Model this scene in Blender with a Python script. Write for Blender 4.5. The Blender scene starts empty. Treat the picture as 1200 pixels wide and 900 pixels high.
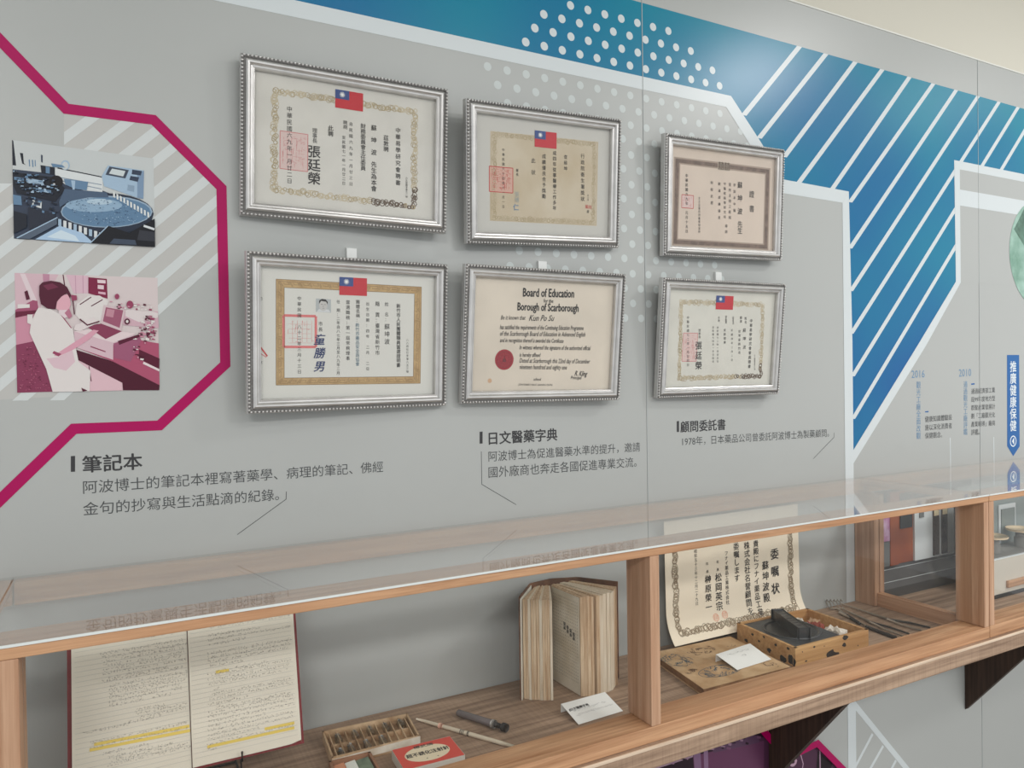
import bpy, bmesh, math, random
from mathutils import Vector, Matrix
random.seed(7)
S = bpy.context.scene
COL = S.collection

# ------------------------------------------------------------------ camera
FPX, CAM = 865.0, Vector((0.0, -1.3, 1.5))
yaw, pit, rol = math.radians(27.9), math.radians(-0.72), math.radians(0.86)
FW = Vector((math.sin(yaw)*math.cos(pit), math.cos(yaw)*math.cos(pit), math.sin(pit)))
r0 = FW.cross(Vector((0, 0, 1))).normalized(); u0 = r0.cross(FW)
RT = math.cos(rol)*r0 - math.sin(rol)*u0
UP = math.sin(rol)*r0 + math.cos(rol)*u0
cd = bpy.data.cameras.new('camera'); cam = bpy.data.objects.new('camera', cd); COL.objects.link(cam)
cd.sensor_width = 36.0; cd.lens = 36.0*FPX/1200.0; cd.clip_start = 0.02
cam.matrix_world = Matrix(((RT.x, UP.x, -FW.x, CAM.x), (RT.y, UP.y, -FW.y, CAM.y), (RT.z, UP.z, -FW.z, CAM.z), (0, 0, 0, 1)))
S.camera = cam
# ------------------------------------------------------------------ world, lamps, exposure
S.view_settings.view_transform = 'Standard'; S.view_settings.look = 'None'
S.view_settings.exposure = 0.17; S.view_settings.gamma = 1.0; S.view_settings.use_curve_mapping = False
S.cycles.use_denoising = True
S.cycles.max_bounces = 10; S.cycles.transparent_max_bounces = 16
S.cycles.caustics_reflective = False; S.cycles.caustics_refractive = False
W = bpy.data.worlds.new('hall'); S.world = W; W.use_nodes = True
bg = W.node_tree.nodes['Background']; bg.inputs[0].default_value = (0.96, 1.0, 1.02, 1); bg.inputs[1].default_value = 0.72
def area(x, y, z, sx, sy, power, color=(1, 0.99, 0.975), rx=0):
    l = bpy.data.lights.new('ceiling_lamp', 'AREA'); l.shape = 'RECTANGLE'; l.size = sx; l.size_y = sy; l.energy = power; l.color = color
    o = bpy.data.objects.new('ceiling_lamp', l); COL.objects.link(o); o.location = (x, y, z); o.rotation_euler = (rx, 0, 0)
    return o
area(2.7, -1.35, 2.93, 0.35, 0.2, 20)
area(-1.3, -3.4, 2.93, 1.2, 0.5, 66)
area(3.9, -1.1, 2.93, 0.9, 0.25, 4)
area(1.1, -2.3, 2.93, 1.4, 0.3, 15)
area(2.6, -3.5, 2.93, 1.0, 0.5, 58)
KB = 0.80            # how bright a white surface comes out; colours below are the ones seen in the hall

# ------------------------------------------------------------------ helpers
def ray(px, py): return FW + RT*((px-600)/FPX) - UP*((py-450)/FPX)
def at(px, py, Y=0.0):
    d = ray(px, py); return CAM + d*((Y-CAM.y)/d.y)
def atz(px, py, z):
    d = ray(px, py); return CAM + d*((z-CAM.z)/d.z)
def lin(c):
    return tuple(((v/255.0)/12.92 if v/255.0 <= 0.04045 else ((v/255.0+0.055)/1.055)**2.4) for v in c)
def alb(c): return tuple(min(0.93, v/KB) for v in lin(c)) + (1.0,)
MATS = {}
def mat(name, c, rough=0.6, metal=0.0, noise=0.0, nscale=8.0, spec=0.5, bump=0.0, c2=None, bscale=60.0):
    if name in MATS: return MATS[name]
    m = bpy.data.materials.new(name); m.use_nodes = True; nt = m.node_tree; b = nt.nodes['Principled BSDF']
    b.inputs['Base Color'].default_value = alb(c); b.inputs['Roughness'].default_value = rough; b.inputs['Metallic'].default_value = metal
    b.inputs['Specular IOR Level'].default_value = spec
    if noise or c2 is not None:
        tc = nt.nodes.new('ShaderNodeTexCoord'); n = nt.nodes.new('ShaderNodeTexNoise'); n.inputs['Scale'].default_value = nscale; n.inputs['Detail'].default_value = 4
        nt.links.new(tc.outputs['Object'], n.inputs['Vector'])
        r = nt.nodes.new('ShaderNodeValToRGB'); e = r.color_ramp.elements
        e[0].position = 0.35; e[1].position = 0.65
        cc = c2 if c2 is not None else tuple(v*(1-noise) for v in c)
        e[0].color = alb(cc); e[1].color = alb(c)
        nt.links.new(n.outputs['Fac'], r.inputs['Fac']); nt.links.new(r.outputs['Color'], b.inputs['Base Color'])
    if bump:
        tc = nt.nodes.new('ShaderNodeTexCoord'); n = nt.nodes.new('ShaderNodeTexNoise'); n.inputs['Scale'].default_value = bscale; n.inputs['Detail'].default_value = 3
        nt.links.new(tc.outputs['Object'], n.inputs['Vector'])
        bp = nt.nodes.new('ShaderNodeBump'); bp.inputs['Strength'].default_value = bump; bp.inputs['Distance'].default_value = 0.002
        nt.links.new(n.outputs['Fac'], bp.inputs['Height']); nt.links.new(bp.outputs['Normal'], b.inputs['Normal'])
    MATS[name] = m; return m
def wood(name, c, c2, axis=0, rough=0.55, fine=1.0, cross=0.0, c3=None):
    if name in MATS: return MATS[name]
    m = bpy.data.materials.new(name); m.use_nodes = True; nt = m.node_tree; b = nt.nodes['Principled BSDF']; L = nt.links.new
    tc = nt.nodes.new('ShaderNodeTexCoord'); mp = nt.nodes.new('ShaderNodeMapping')
    sc = [60*fine]*3; sc[axis] = 2.2*fine; mp.inputs['Scale'].default_value = sc
    L(tc.outputs['Object'], mp.inputs['Vector'])
    n = nt.nodes.new('ShaderNodeTexNoise'); n.inputs['Scale'].default_value = 1.6; n.inputs['Detail'].default_value = 6; n.inputs['Roughness'].default_value = 0.65; n.inputs['Distortion'].default_value = 0.4
    L(mp.outputs['Vector'], n.inputs['Vector'])
    r = nt.nodes.new('ShaderNodeValToRGB'); e = r.color_ramp.elements; e[0].position = 0.3; e[1].position = 0.68
    e[0].color = alb(c2); e[1].color = alb(c); L(n.outputs['Fac'], r.inputs['Fac'])
    out = r.outputs['Color']
    n2 = nt.nodes.new('ShaderNodeTexNoise'); n2.inputs['Scale'].default_value = 5; n2.inputs['Detail'].default_value = 2
    mp2 = nt.nodes.new('ShaderNodeMapping'); s2 = [3.0]*3; s2[axis] = 0.8; mp2.inputs['Scale'].default_value = s2
    L(tc.outputs['Object'], mp2.inputs['Vector']); L(mp2.outputs['Vector'], n2.inputs['Vector'])
    mx = nt.nodes.new('ShaderNodeMixRGB'); mx.blend_type = 'MIX'; mx.inputs[2].default_value = alb(c3 or c2)
    mr = nt.nodes.new('ShaderNodeMapRange'); mr.inputs[1].default_value = 0.45; mr.inputs[2].default_value = 0.75; mr.inputs[4].default_value = 0.55
    L(n2.outputs['Fac'], mr.inputs[0]); L(mr.outputs[0], mx.inputs[0]); L(out, mx.inputs[1]); out = mx.outputs[0]
    if cross:   # fine saw marks across the grain
        mp3 = nt.nodes.new('ShaderNodeMapping'); s3 = [4.0]*3; s3[axis] = 260.0; mp3.inputs['Scale'].default_value = s3
        L(tc.outputs['Object'], mp3.inputs['Vector'])
        n3 = nt.nodes.new('ShaderNodeTexNoise'); n3.inputs['Scale'].default_value = 1.0; n3.inputs['Detail'].default_value = 2
        L(mp3.outputs['Vector'], n3.inputs['Vector'])
        m3 = nt.nodes.new('ShaderNodeMixRGB'); m3.blend_type = 'MULTIPLY'; m3.inputs[0].default_value = cross
        r3 = nt.nodes.new('ShaderNodeValToRGB'); r3.color_ramp.elements[0].position = 0.38; r3.color_ramp.elements[0].color = (.35, .32, .3, 1); r3.color_ramp.elements[1].position = 0.58
        L(n3.outputs['Fac'], r3.inputs['Fac']); L(out, m3.inputs[1]); L(r3.outputs['Color'], m3.inputs[2]); out = m3.outputs[0]
    L(out, b.inputs['Base Color']); b.inputs['Roughness'].default_value = rough; b.inputs['Specular IOR Level'].default_value = 0.35
    bp = nt.nodes.new('ShaderNodeBump'); bp.inputs['Strength'].default_value = 0.25; bp.inputs['Distance'].default_value = 0.001
    L(n.outputs['Fac'], bp.inputs['Height']); L(bp.outputs['Normal'], b.inputs['Normal'])
    MATS[name] = m; return m
def glass(name='clear_glass', tint=(0.985, 0.988, 0.985), f0=0.04, haze=0.0, ex=4.6):
    if name in MATS: return MATS[name]
    m = bpy.data.materials.new(name); m.use_nodes = True; nt = m.node_tree; nt.nodes.clear(); L = nt.links.new
    o = nt.nodes.new('ShaderNodeOutputMaterial'); mix = nt.nodes.new('ShaderNodeMixShader')
    tr = nt.nodes.new('ShaderNodeBsdfTransparent'); tr.inputs[0].default_value = tint + (1,)
    gl = nt.nodes.new('ShaderNodeBsdfGlossy'); gl.inputs['Roughness'].default_value = 0.0; gl.inputs[0].default_value = (1, 1, 1, 1)
    lw = nt.nodes.new('ShaderNodeLayerWeight'); lw.inputs[0].default_value = 0.5
    pw = nt.nodes.new('ShaderNodeMath'); pw.operation = 'POWER'; pw.inputs[1].default_value = ex
    ml = nt.nodes.new('ShaderNodeMath'); ml.operation = 'MULTIPLY_ADD'; ml.inputs[1].default_value = 1-f0; ml.inputs[2].default_value = f0
    L(lw.outputs['Facing'], pw.inputs[0]); L(pw.outputs[0], ml.inputs[0]); L(ml.outputs[0], mix.inputs[0])
    L(tr.outputs[0], mix.inputs[1]); L(gl.outputs[0], mix.inputs[2])
    if haze:     # pale diffuse haze standing in for glare, put on both faces
        df = nt.nodes.new('ShaderNodeBsdfDiffuse'); df.inputs[0].default_value = (.86, .86, .85, 1); m2 = nt.nodes.new('ShaderNodeMixShader'); m2.inputs[0].default_value = haze
        L(mix.outputs[0], m2.inputs[1]); L(df.outputs[0], m2.inputs[2]); L(m2.outputs[0], o.inputs[0])
    else: L(mix.outputs[0], o.inputs[0])
    MATS[name] = m; return m

def link(name, me, parent=None, label=None, cat=None, group=None, kind=None, loc=None):
    o = bpy.data.objects.new(name, me); COL.objects.link(o)
    if parent is not None: o.parent = parent
    if loc is not None: o.location = loc
    if label: o['label'] = label
    if cat: o['category'] = cat
    if group: o['group'] = group
    if kind: o['kind'] = kind
    return o
def thing(name, label, cat, loc=(0, 0, 0), group=None):
    o = link(name, None, None, label, cat, group); o.location = loc; return o

class MB:
    """collects polygons with per-face materials, world coordinates (minus an origin)"""
    def __init__(s): s.v = []; s.f = []; s.mi = []; s.ms = []; s.sm = []
    def mi_(s, m):
        if m not in s.ms: s.ms.append(m)
        return s.ms.index(m)
    def poly(s, pts, m, smooth=False):
        i = len(s.v); s.v += [tuple(p) for p in pts]; s.f.append(tuple(range(i, i+len(pts)))); s.mi.append(s.mi_(m)); s.sm.append(smooth)
    def faces(s, vs, fs, m, smooth=False):
        i = len(s.v); s.v += [tuple(p) for p in vs]; k = s.mi_(m)
        for f in fs: s.f.append(tuple(i+j for j in f)); s.mi.append(k); s.sm.append(smooth)
    def box(s, x0, x1, y0, y1, z0, z1, m):
        vs = [(x, y, z) for z in (z0, z1) for y in (y0, y1) for x in (x0, x1)]
        s.faces(vs, [(0, 2, 3, 1), (4, 5, 7, 6), (0, 1, 5, 4), (2, 6, 7, 3), (0, 4, 6, 2), (1, 3, 7, 5)], m)
    def bbox(s, x0, x1, y0, y1, z0, z1, m, b=0.0015):
        bm = bmesh.new(); bmesh.ops.create_cube(bm, size=1)
        for v in bm.verts: v.co = Vector((x0+(v.co.x+.5)*(x1-x0), y0+(v.co.y+.5)*(y1-y0), z0+(v.co.z+.5)*(z1-z0)))
        bmesh.ops.bevel(bm, geom=bm.edges[:], offset=b, segments=2, affect='EDGES', profile=0.5)
        s.frombm(bm, m)
    def frombm(s, bm, m, smooth=False):
        bm.verts.index_update(); vs = [v.co[:] for v in bm.verts]; fs = [tuple(v.index for v in f.verts) for f in bm.faces]
        s.faces(vs, fs, m, smooth); bm.free()
    def prism(s, top, z0, m, mtop=None):
        """top: list of Vectors (any z), extruded straight down to z0"""
        n = len(top); bot = [Vector((p[0], p[1], z0)) for p in top]
        a = sum(top[i][0]*top[(i+1) % n][1]-top[(i+1) % n][0]*top[i][1] for i in range(n))
        if a < 0: top = list(reversed(top)); bot = list(reversed(bot))
        s.poly(top, mtop or m); s.poly(list(reversed(bot)), m)
        for i in range(n):
            j = (i+1) % n; s.poly([bot[i], bot[j], top[j], top[i]], m)
    def tube(s, pts, rads, m, n=10, cap=True):
        pts = [Vector(p) for p in pts]; rings = []; base = len(s.v); vs = []
        for i, p in enumerate(pts):
            d = (pts[min(i+1, len(pts)-1)]-pts[max(i-1, 0)]).normalized()
            a = d.cross(Vector((0, 0, 1)) if abs(d.z) < .9 else Vector((1, 0, 0))).normalized(); b = d.cross(a)
            r = rads[i] if isinstance(rads, (list, tuple)) else rads
            for k in range(n):
                t = 2*math.pi*k/n; vs.append(p+a*(r*math.cos(t))+b*(r*math.sin(t)))
        fs = []
        for i in range(len(pts)-1):
            for k in range(n):
                fs.append((i*n+k, i*n+(k+1) % n, (i+1)*n+(k+1) % n, (i+1)*n+k))
        if cap: fs.append(tuple(range(n))); fs.append(tuple((len(pts)-1)*n+k for k in reversed(range(n))))
        s.faces(vs, fs, m, True)
    def mesh(s, name, origin=(0, 0, 0)):
        me = bpy.data.meshes.new(name); o = Vector(origin)
        me.from_pydata([tuple(Vector(p)-o) for p in s.v], [], s.f)
        for m in s.ms: me.materials.append(m)
        me.polygons.foreach_set('material_index', s.mi); me.polygons.foreach_set('use_smooth', s.sm); me.update(); return me
    def build(s, name, parent=None, **kw):
        """mesh in world coordinates; a child gets them relative to its parents' places"""
        off = Vector((0, 0, 0)); q = parent
        while q is not None: off += q.location; q = q.parent
        return link(name, s.mesh(name, off), parent, **kw)

# ---- flat print ----
GL = {}
def font_mesh(body, off=0.0, shear=0.0, res=2):
    key = (body, off, shear)
    if key in GL: return GL[key]
    c = bpy.data.curves.new('t', 'FONT'); c.body = body; c.resolution_u = res; c.offset = off; c.shear = shear
    o = bpy.data.objects.new('t', c); me = o.to_mesh()
    vs = [(v.co.x, v.co.y) for v in me.vertices]; fs = [tuple(p.vertices) for p in me.polygons]
    o.to_mesh_clear(); bpy.data.objects.remove(o); bpy.data.curves.remove(c)
    GL[key] = (vs, fs); return GL[key]
class Plane:
    def __init__(s, o, ex, ey):
        s.o = Vector(o); s.ex = Vector(ex).normalized(); s.ey = Vector(ey); s.ey = (s.ey - s.ex*s.ey.dot(s.ex)).normalized()
        s.n = s.ex.cross(s.ey).normalized()
        if s.n.dot(CAM-s.o) < 0: s.n = -s.n
        s.tf = None
    def uv(s, px, py):
        if s.tf: px, py = s.tf[1]+px/s.tf[0], s.tf[2]+py/s.tf[0]
        d = ray(px, py); t = (s.o-CAM).dot(s.n)/d.dot(s.n); p = CAM+d*t-s.o
        return (p.dot(s.ex), p.dot(s.ey))
    def pt(s, u, v, h=0.0): return s.o+s.ex*u+s.ey*v+s.n*h
HL = 0.00012
class Print(MB):
    def __init__(s, plane, base=0): super().__init__(); s.p = plane; s.base = base
    def pp(s, uvs, m, lay=1): s.poly([s.p.pt(u, v, HL*(lay+s.base)) for u, v in uvs], m)
    def px(s, pts, m, lay=1): s.pp([s.p.uv(*q) for q in pts], m, lay)
    def stroke(s, uvs, w, m, lay=1):
        n = len(uvs); P = [Vector((u, v)) for u, v in uvs]; l = []; r = []
        for i in range(n):
            d1 = (P[i]-P[i-1]).normalized() if i else (P[1]-P[0]).normalized()
            d2 = (P[i+1]-P[i]).normalized() if i < n-1 else d1
            n1 = Vector((-d1.y, d1.x)); n2 = Vector((-d2.y, d2.x)); mm = (n1+n2)
            if mm.length < 1e-6: mm = n1
            mm.normalize(); k = w/2/max(.35, mm.dot(n1)); l.append(P[i]+mm*k); r.append(P[i]-mm*k)
        for i in range(n-1): s.pp([tuple(l[i]), tuple(r[i]), tuple(r[i+1]), tuple(l[i+1])], m, lay)
    def spx(s, pts, w, m, lay=1): s.stroke([s.p.uv(*q) for q in pts], w, m, lay)
    def disc(s, u, v, r, m, lay=1, n=18, ry=None): s.pp([(u+r*math.cos(2*math.pi*k/n), v+(ry or r)*math.sin(2*math.pi*k/n)) for k in range(n)], m, lay)
    def epx(s, cx, cy, rx, ry, m, lay=1, n=24): s.px([(cx+rx*math.cos(2*math.pi*k/n), cy+ry*math.sin(2*math.pi*k/n)) for k in range(n)], m, lay)
    def ring(s, u, v, r, w, m, lay=1, n=9):
        for k in range(n):
            a, b = 2*math.pi*k/n, 2*math.pi*(k+1)/n
            s.pp([(u+r*math.cos(a), v+r*math.sin(a)), (u+r*math.cos(b), v+r*math.sin(b)), (u+(r-w)*math.cos(b), v+(r-w)*math.sin(b)), (u+(r-w)*math.cos(a), v+(r-w)*math.sin(a))], m, lay)
    def glyphs(s, body, fn, m, lay, off=0.0, shear=0.0):
        vs, fs = font_mesh(body, 0.0, shear)
        sh = [(0, 0)] if off < .003 else [(0, 0), (off, 0), (-off, 0), (0, off*.7), (0, -off*.7)]
        for i, (a, b) in enumerate(sh):      # heavier weight: overlapping strokes, each a hair above the last
            s.faces([s.p.pt(*fn(x+a, y+b), HL*(lay+s.base+.22*i)) for x, y in vs], fs, m)
    def htext(s, body, p0, p1, m, lay=1, off=0.0, shear=0.0, hs=1.0, uvmode=False):
        """a line of text whose ink runs from p0 to p1 along its baseline"""
        a = p0 if uvmode else s.p.uv(*p0); b = p1 if uvmode else s.p.uv(*p1)
        vs, fs = font_mesh(body, 0.0, shear); x0 = min(v[0] for v in vs); x1 = max(v[0] for v in vs)
        dx = (b[0]-a[0]); k = dx/(x1-x0); ky = abs(k)*hs; sl = (b[1]-a[1])/dx
        s.glyphs(body, lambda x, y: (a[0]+(x-x0)*k, a[1]+(x-x0)*k*sl+y*ky), m, lay, off, shear)
    def vtext(s, body, x, y0, y1, m, lay=1, off=0.0, size=None, x1=None, uvmode=False, shear=0.0):
        """a column of characters from y0 (top) to y1 (bottom); spaces are gaps; size = share of the pitch"""
        a = (x, y0) if uvmode else s.p.uv(x, y0); b = (x1 if x1 is not None else x, y1) if uvmode else s.p.uv(x1 if x1 is not None else x, y1)
        n = len(body); pitch = math.hypot(a[0]-b[0], a[1]-b[1])/n; em = pitch*(size or 1.02)
        for i, ch in enumerate(body):
            if ch == ' ': continue
            t = (i+.5)/n; cu = a[0]+(b[0]-a[0])*t; cv = a[1]+(b[1]-a[1])*t
            s.glyphs(ch, lambda X, Y: (cu+(X-.5)*em, cv+(Y-.36)*em), m, lay, off, shear)
    def scrib(s, u0, u1, v, hgt, m, lay=1, sl=0.0, w=0.00035, gap=.25):
        """a line of small handwriting"""
        u = u0
        while u < u1:
            cw = hgt*random.uniform(.6, 1.0)
            if random.random() > gap*.35:
                for _ in range(random.choice((2, 3, 3))):
                    a = (u+random.uniform(0, cw*.7), v+(u-u0)*sl+random.uniform(0, hgt)); an = random.choice((0.1, 1.5, .9, 2.3))+random.uniform(-.2, .2); ln = hgt*random.uniform(.35, .75)
                    s.stroke([a, (a[0]+math.cos(an)*ln, a[1]+math.sin(an)*ln*.8)], w, m, lay)
            u += cw*1.25

# ------------------------------------------------------------------ colours
GREY = mat('wall_print_grey', (163, 165, 163), 0.34, noise=0.02, nscale=1.3, bump=0.05, bscale=14)
PALE = mat('pale_ink', (192, 198, 200), 0.34)
BLUE = mat('blue_ink', (30, 124, 156), 0.3, spec=.35, c2=(26, 98, 152), nscale=2.3, bump=0.06, bscale=14)
def blue_gradient():
    nt = BLUE.node_tree; L = nt.links.new; b = nt.nodes['Principled BSDF']
    tc = nt.nodes.new('ShaderNodeTexCoord'); sp_ = nt.nodes.new('ShaderNodeSeparateXYZ'); L(tc.outputs['Object'], sp_.inputs[0])
    mr = nt.nodes.new('ShaderNodeMapRange'); mr.inputs[1].default_value = 1.45; mr.inputs[2].default_value = 2.3; mr.inputs[3].default_value = .0; mr.inputs[4].default_value = .95; L(sp_.outputs[2], mr.inputs[0])
    n = nt.nodes.new('ShaderNodeTexNoise'); n.inputs['Scale'].default_value = 2.1; n.inputs['Detail'].default_value = 1; L(tc.outputs['Object'], n.inputs['Vector'])
    m1 = nt.nodes.new('ShaderNodeMath'); m1.operation = 'MULTIPLY_ADD'; m1.inputs[1].default_value = 1.8; m1.inputs[2].default_value = -.9; L(n.outputs['Fac'], m1.inputs[0])
    ad = nt.nodes.new('ShaderNodeMath'); ad.operation = 'ADD'; ad.use_clamp = True; L(m1.outputs[0], ad.inputs[0]); L(mr.outputs[0], ad.inputs[1])
    mx = nt.nodes.new('ShaderNodeMixRGB'); mx.inputs[1].default_value = alb((10, 84, 140)); mx.inputs[2].default_value = alb((8, 120, 144)); L(ad.outputs[0], mx.inputs[0]); L(mx.outputs[0], b.inputs['Base Color'])
blue_gradient()
BLUE2 = mat('arrow_blue_ink', (22, 88, 150), 0.3, spec=.35)
TXTBLUE = mat('text_blue_ink', (96, 130, 160), 0.5)
DOT = mat('dot_ink', (181, 187, 186), 0.34)
BDOT = mat('bright_dot_ink', (190, 198, 200), 0.34)
MAG = mat('magenta_ink', (156, 0, 80), 0.4, spec=.25)
STRIPE = mat('stripe_ink', (187, 191, 191), 0.34)
WARM = mat('warm_grey_ink', (170, 169, 166), 0.34)
INK = mat('dark_ink', (46, 46, 48), 0.6)
TEXT = mat('wall_text_ink', (62, 64, 65), 0.5)
SUMI = mat('black_brush_ink', (38, 35, 34), 0.6)
OAK = wood('oak_along_x', (190, 150, 116), (142, 102, 72), 0, c3=(172, 126, 92))
OAKZ = wood('oak_upright', (184, 150, 124), (146, 108, 82), 2, c3=(164, 122, 94))
OAKY = wood('oak_along_y', (190, 150, 120), (152, 110, 80), 1, c3=(170, 124, 90))
BARN = wood('weathered_board', (172, 146, 124), (108, 86, 70), 0, 0.75, fine=.8, cross=.16, c3=(136, 112, 92))
DARKW = wood('dark_bracket_wood', (66, 48, 38), (34, 24, 19), 2, 0.6)
GL_CLEAR = glass(f0=.014, ex=5.5); GL_TOP = glass('hazy_top_glass', haze=.085)
GL_FRAME = glass('frame_glass', (0.97, 0.97, 0.965), 0.02)

# ------------------------------------------------------------------ setting
FLOORM = mat('floor_vinyl', (150, 148, 144), 0.5, noise=.08); CEILM = mat('ceiling_paint', (205, 205, 200), 0.8); CREAM = mat('cream_paint', (194, 190, 178), 0.8)
m = MB(); m.box(-2.6, 5.2, -4.5, 0.03, -0.1, 0, FLOORM); m.build('floor', kind='structure')
m = MB(); m.box(-2.6, 5.2, -4.5, 0.2, 2.97, 3.05, CEILM); m.build('ceiling', kind='structure')
m = MB(); m.box(-2.6, 5.2, 0.012, 0.2, 0, 2.97, CREAM); wall = m.build('wall_back', kind='structure')
sx = [-2.6, at(757, 400).x, at(1147, 300).x, 5.2]
PTOP = 2.417
for a, b in zip(sx[:-1], sx[1:]):
    m = MB(); m.bbox(a+.0006, b-.0006, 0, 0.0119, 0.001, PTOP, GREY, .0008); m.build('wall_panel', wall)
EDGE = mat('panel_edge_trim', (208, 208, 202), .5)
m = MB(); m.box(-2.6, 5.2, -0.001, 0.0119, PTOP+.0003, PTOP+.004, EDGE); m.build('trim', wall)
SEAM = mat('seam_grey', (156, 160, 160), .5)
m = MB()
for x in sx[1:3]:
    m.box(x-.0009, x+.0009, -.0009, 0, 0.001, PTOP, SEAM)
m.build('seam_strip', wall)

WP = Plane((0, 0, 0), (1, 0, 0), (0, 0, 1))
def z_of(px, py): return at(px, py).z
def x_of(px, py): return at(px, py).x
# blue field
ZB = 2.311; u = WP.uv
blue = [(-.6, ZB), (-.6, u(600, 56)[1]), u(856.5, 112.5), u(889.5, 163.5), u(919, 211), u(994.5, 224.4), u(999.6, 528), u(1075, 405), u(1120, 330), u(1118, 187.5), (4.6, u(1118, 187.5)[1]), (4.6, ZB)]
p = Print(WP); p.pp(blue, BLUE, 1); p.build('blue_print', wall)
p = Print(WP)
def slant(t, b, w=.0175):
    a, c = u(*t), u(*b); k = (c[0]-a[0])/(c[1]-a[1]); xt = a[0]+(ZB-a[1])*k
    p.pp([(xt-w/2, ZB), (c[0]-w/2, c[1]), (c[0]+w/2, c[1]), (xt+w/2, ZB)], PALE, 2)
for t, b in [((936, 55.5), (871.5, 135)), ((967.5, 63.6), (889.5, 162)), ((1002, 73), (919, 184)), ((1033.5, 82), (935.4, 215)), ((1066, 90), (975.6, 221)),
             ((1093.5, 98.4), (996, 237)), ((1120.5, 105.6), (996, 291)), ((1146, 113), (997, 341)), ((1170, 120.6), (997.5, 391)), ((1192.5, 126.6), (999, 441)), ((1212, 134), (999.4, 491))]:
    slant(t, b)
for k in range(1, 6):
    a = u(1212, 134); b = u(1177.5, 198); d = .155*k
    p.pp([(a[0]+d-.009, ZB), (b[0]+d-.009, b[1]-.03), (b[0]+d+.009, b[1]-.03), (a[0]+d+.009, ZB)], PALE, 2)
p.build('slanted_lines', wall)
# pale outlines
p = Print(WP); _a = u(1118, 187.5); p.pp([(_a[0], _a[1]), (4.6, _a[1]), (4.6, u(1120, 330)[1]-.001), u(1120, 330)], GREY, 2.8); p.build('grey_print', wall)
p = Print(WP)
zb, zi = u(600, 56)[1], u(600, 73.7)[1]
c1, c2, c3 = u(856.5, 112.5), u(850.7, 125.3), u(877, 166.7)
p.pp([(-.6, zb), (-.6, zi), c2, c1], PALE, 3)
p.px([(856.5, 112.5), (850.7, 125.3), (877, 166.7), (906, 214), (919, 211), (889.5, 163.5)], PALE, 4)
p.px([(905, 211), (919, 210.5), (994.5, 224.4), (987, 237.6), (921, 227), (905, 224)], PALE, 3.5)
xl, xr = x_of(988.5, 300), x_of(999, 430)
p.pp([u(987, 237.6), u(994.5, 224.4), (xr, u(998, 400)[1]), (xr, .02), (xl, .02)], PALE, 4.8)
p.px([(999.6, 528), (1075, 405), (1120, 330), (1125.7, 331), (1085, 405), (1000, 543)], PALE, 4)
p.px([(1118, 187.5), (1124.5, 190), (1125.7, 331), (1120, 330)], PALE, 4.5)
zA, zB_, zC, zD = u(1118, 187.5)[1], u(1125, 198.7)[1], u(1124, 222)[1], u(1125, 241)[1]
xA = u(1120, 250)[0]
p.pp([(xA, zA), (xA, zB_), (4.6, zB_), (4.6, zA)], PALE, 5)
p.pp([(xA, zC), (xA, zD), (4.6, zD), (4.6, zC)], PALE, 5)
# thin pale rules under the time line, lower outlines
for a, b in (((1113.5, 513), (1114, 556)), ((1164.5, 512), (1165, 552))): p.spx([a, b], .0035, PALE, 2)
p.spx([(1000, 824), (1066, 905)], .016, PALE, 4)
for a, b in (((1002, 899), (1022.5, 860)), ((1018, 904), (1035, 874)), ((1043, 904), (1050, 891))): p.spx([a, b], .009, PALE, 2)
p.build('pale_outline', wall)
# dots: hexagonal grid measured from the blue part
a0, a1 = u(560+210/3.75, 185/3.75), u(560+1000/3.75, 362/3.75); pu = (a1[0]-a0[0])/11
r0_, r1_ = u(560+290/3.75, 55/3.75), u(560+249/3.75, 115/3.75)
pv = abs(r0_[1]-r1_[1])
def inside(q, P):
    c = False; j = len(P)-1
    for i in range(len(P)):
        if (P[i][1] > q[1]) != (P[j][1] > q[1]) and q[0] < (P[j][0]-P[i][0])*(q[1]-P[i][1])/(P[j][1]-P[i][1])+P[i][0]: c = not c
        j = i
    return c
reg = [u(562, 66), u(590, 200), u(592, 318), u(722, 389), u(775, 389), u(850, 335), u(848, 295), u(886, 196), u(880, 172), u(852, 127)]
regb = [u(578, 64), u(662, -6), u(768, 22), u(862, 104), u(800, 100)]
p = Print(WP)
for row in range(-3, 26):
    v = a0[1]-row*pv; sh = (row % 2)*pu/2
    for k in range(-8, 26):
        uu = a0[0]+k*pu+sh
        if row <= 0 and inside((uu, v), [(q[0], q[1]) for q in regb]) and v > zb+.012: p.disc(uu, v, .0088, BDOT, 3)
        if row >= 1 and inside((uu, v), reg) and v < zi-.006: p.disc(uu, v, .0084, DOT, 2)
p.build('printed_dots', wall)
# left emblem: warm field, stripes, magenta outline
mg = [(-30, 16), (0, 47), (77.5, 127.5), (180, 140.5), (259.5, 220), (264, 427), (187, 498.5), (86.5, 502.5), (0, 586), (-30, 615)]
field = [u(75, 128), u(180, 141), u(259, 221), u(261, 302), u(80, 464), u(-30, 470), u(-30, 215), u(75, 215)]
p = Print(WP); p.pp(field, WARM, 1); p.build('warm_field_print', wall)
def clip(poly, a, b):   # keep the side left of a->b
    out = []; n = len(poly)
    def sd(q): return (b[0]-a[0])*(q[1]-a[1])-(b[1]-a[1])*(q[0]-a[0])
    for i in range(n):
        q, r = poly[i], poly[(i+1) % n]; d1, d2 = sd(q), sd(r)
        if d1 >= 0: out.append(q)
        if d1*d2 < 0: t = d1/(d1-d2); out.append((q[0]+(r[0]-q[0])*t, q[1]+(r[1]-q[1])*t))
    return out
p = Print(WP)
s0, s1 = u(187.5, 362.5), u(252.5, 305); sk = (s1[1]-s0[1])/(s1[0]-s0[0]); dv = (u(182.5, 296)[1]-u(185, 331)[1]); sw = dv*.40
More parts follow.
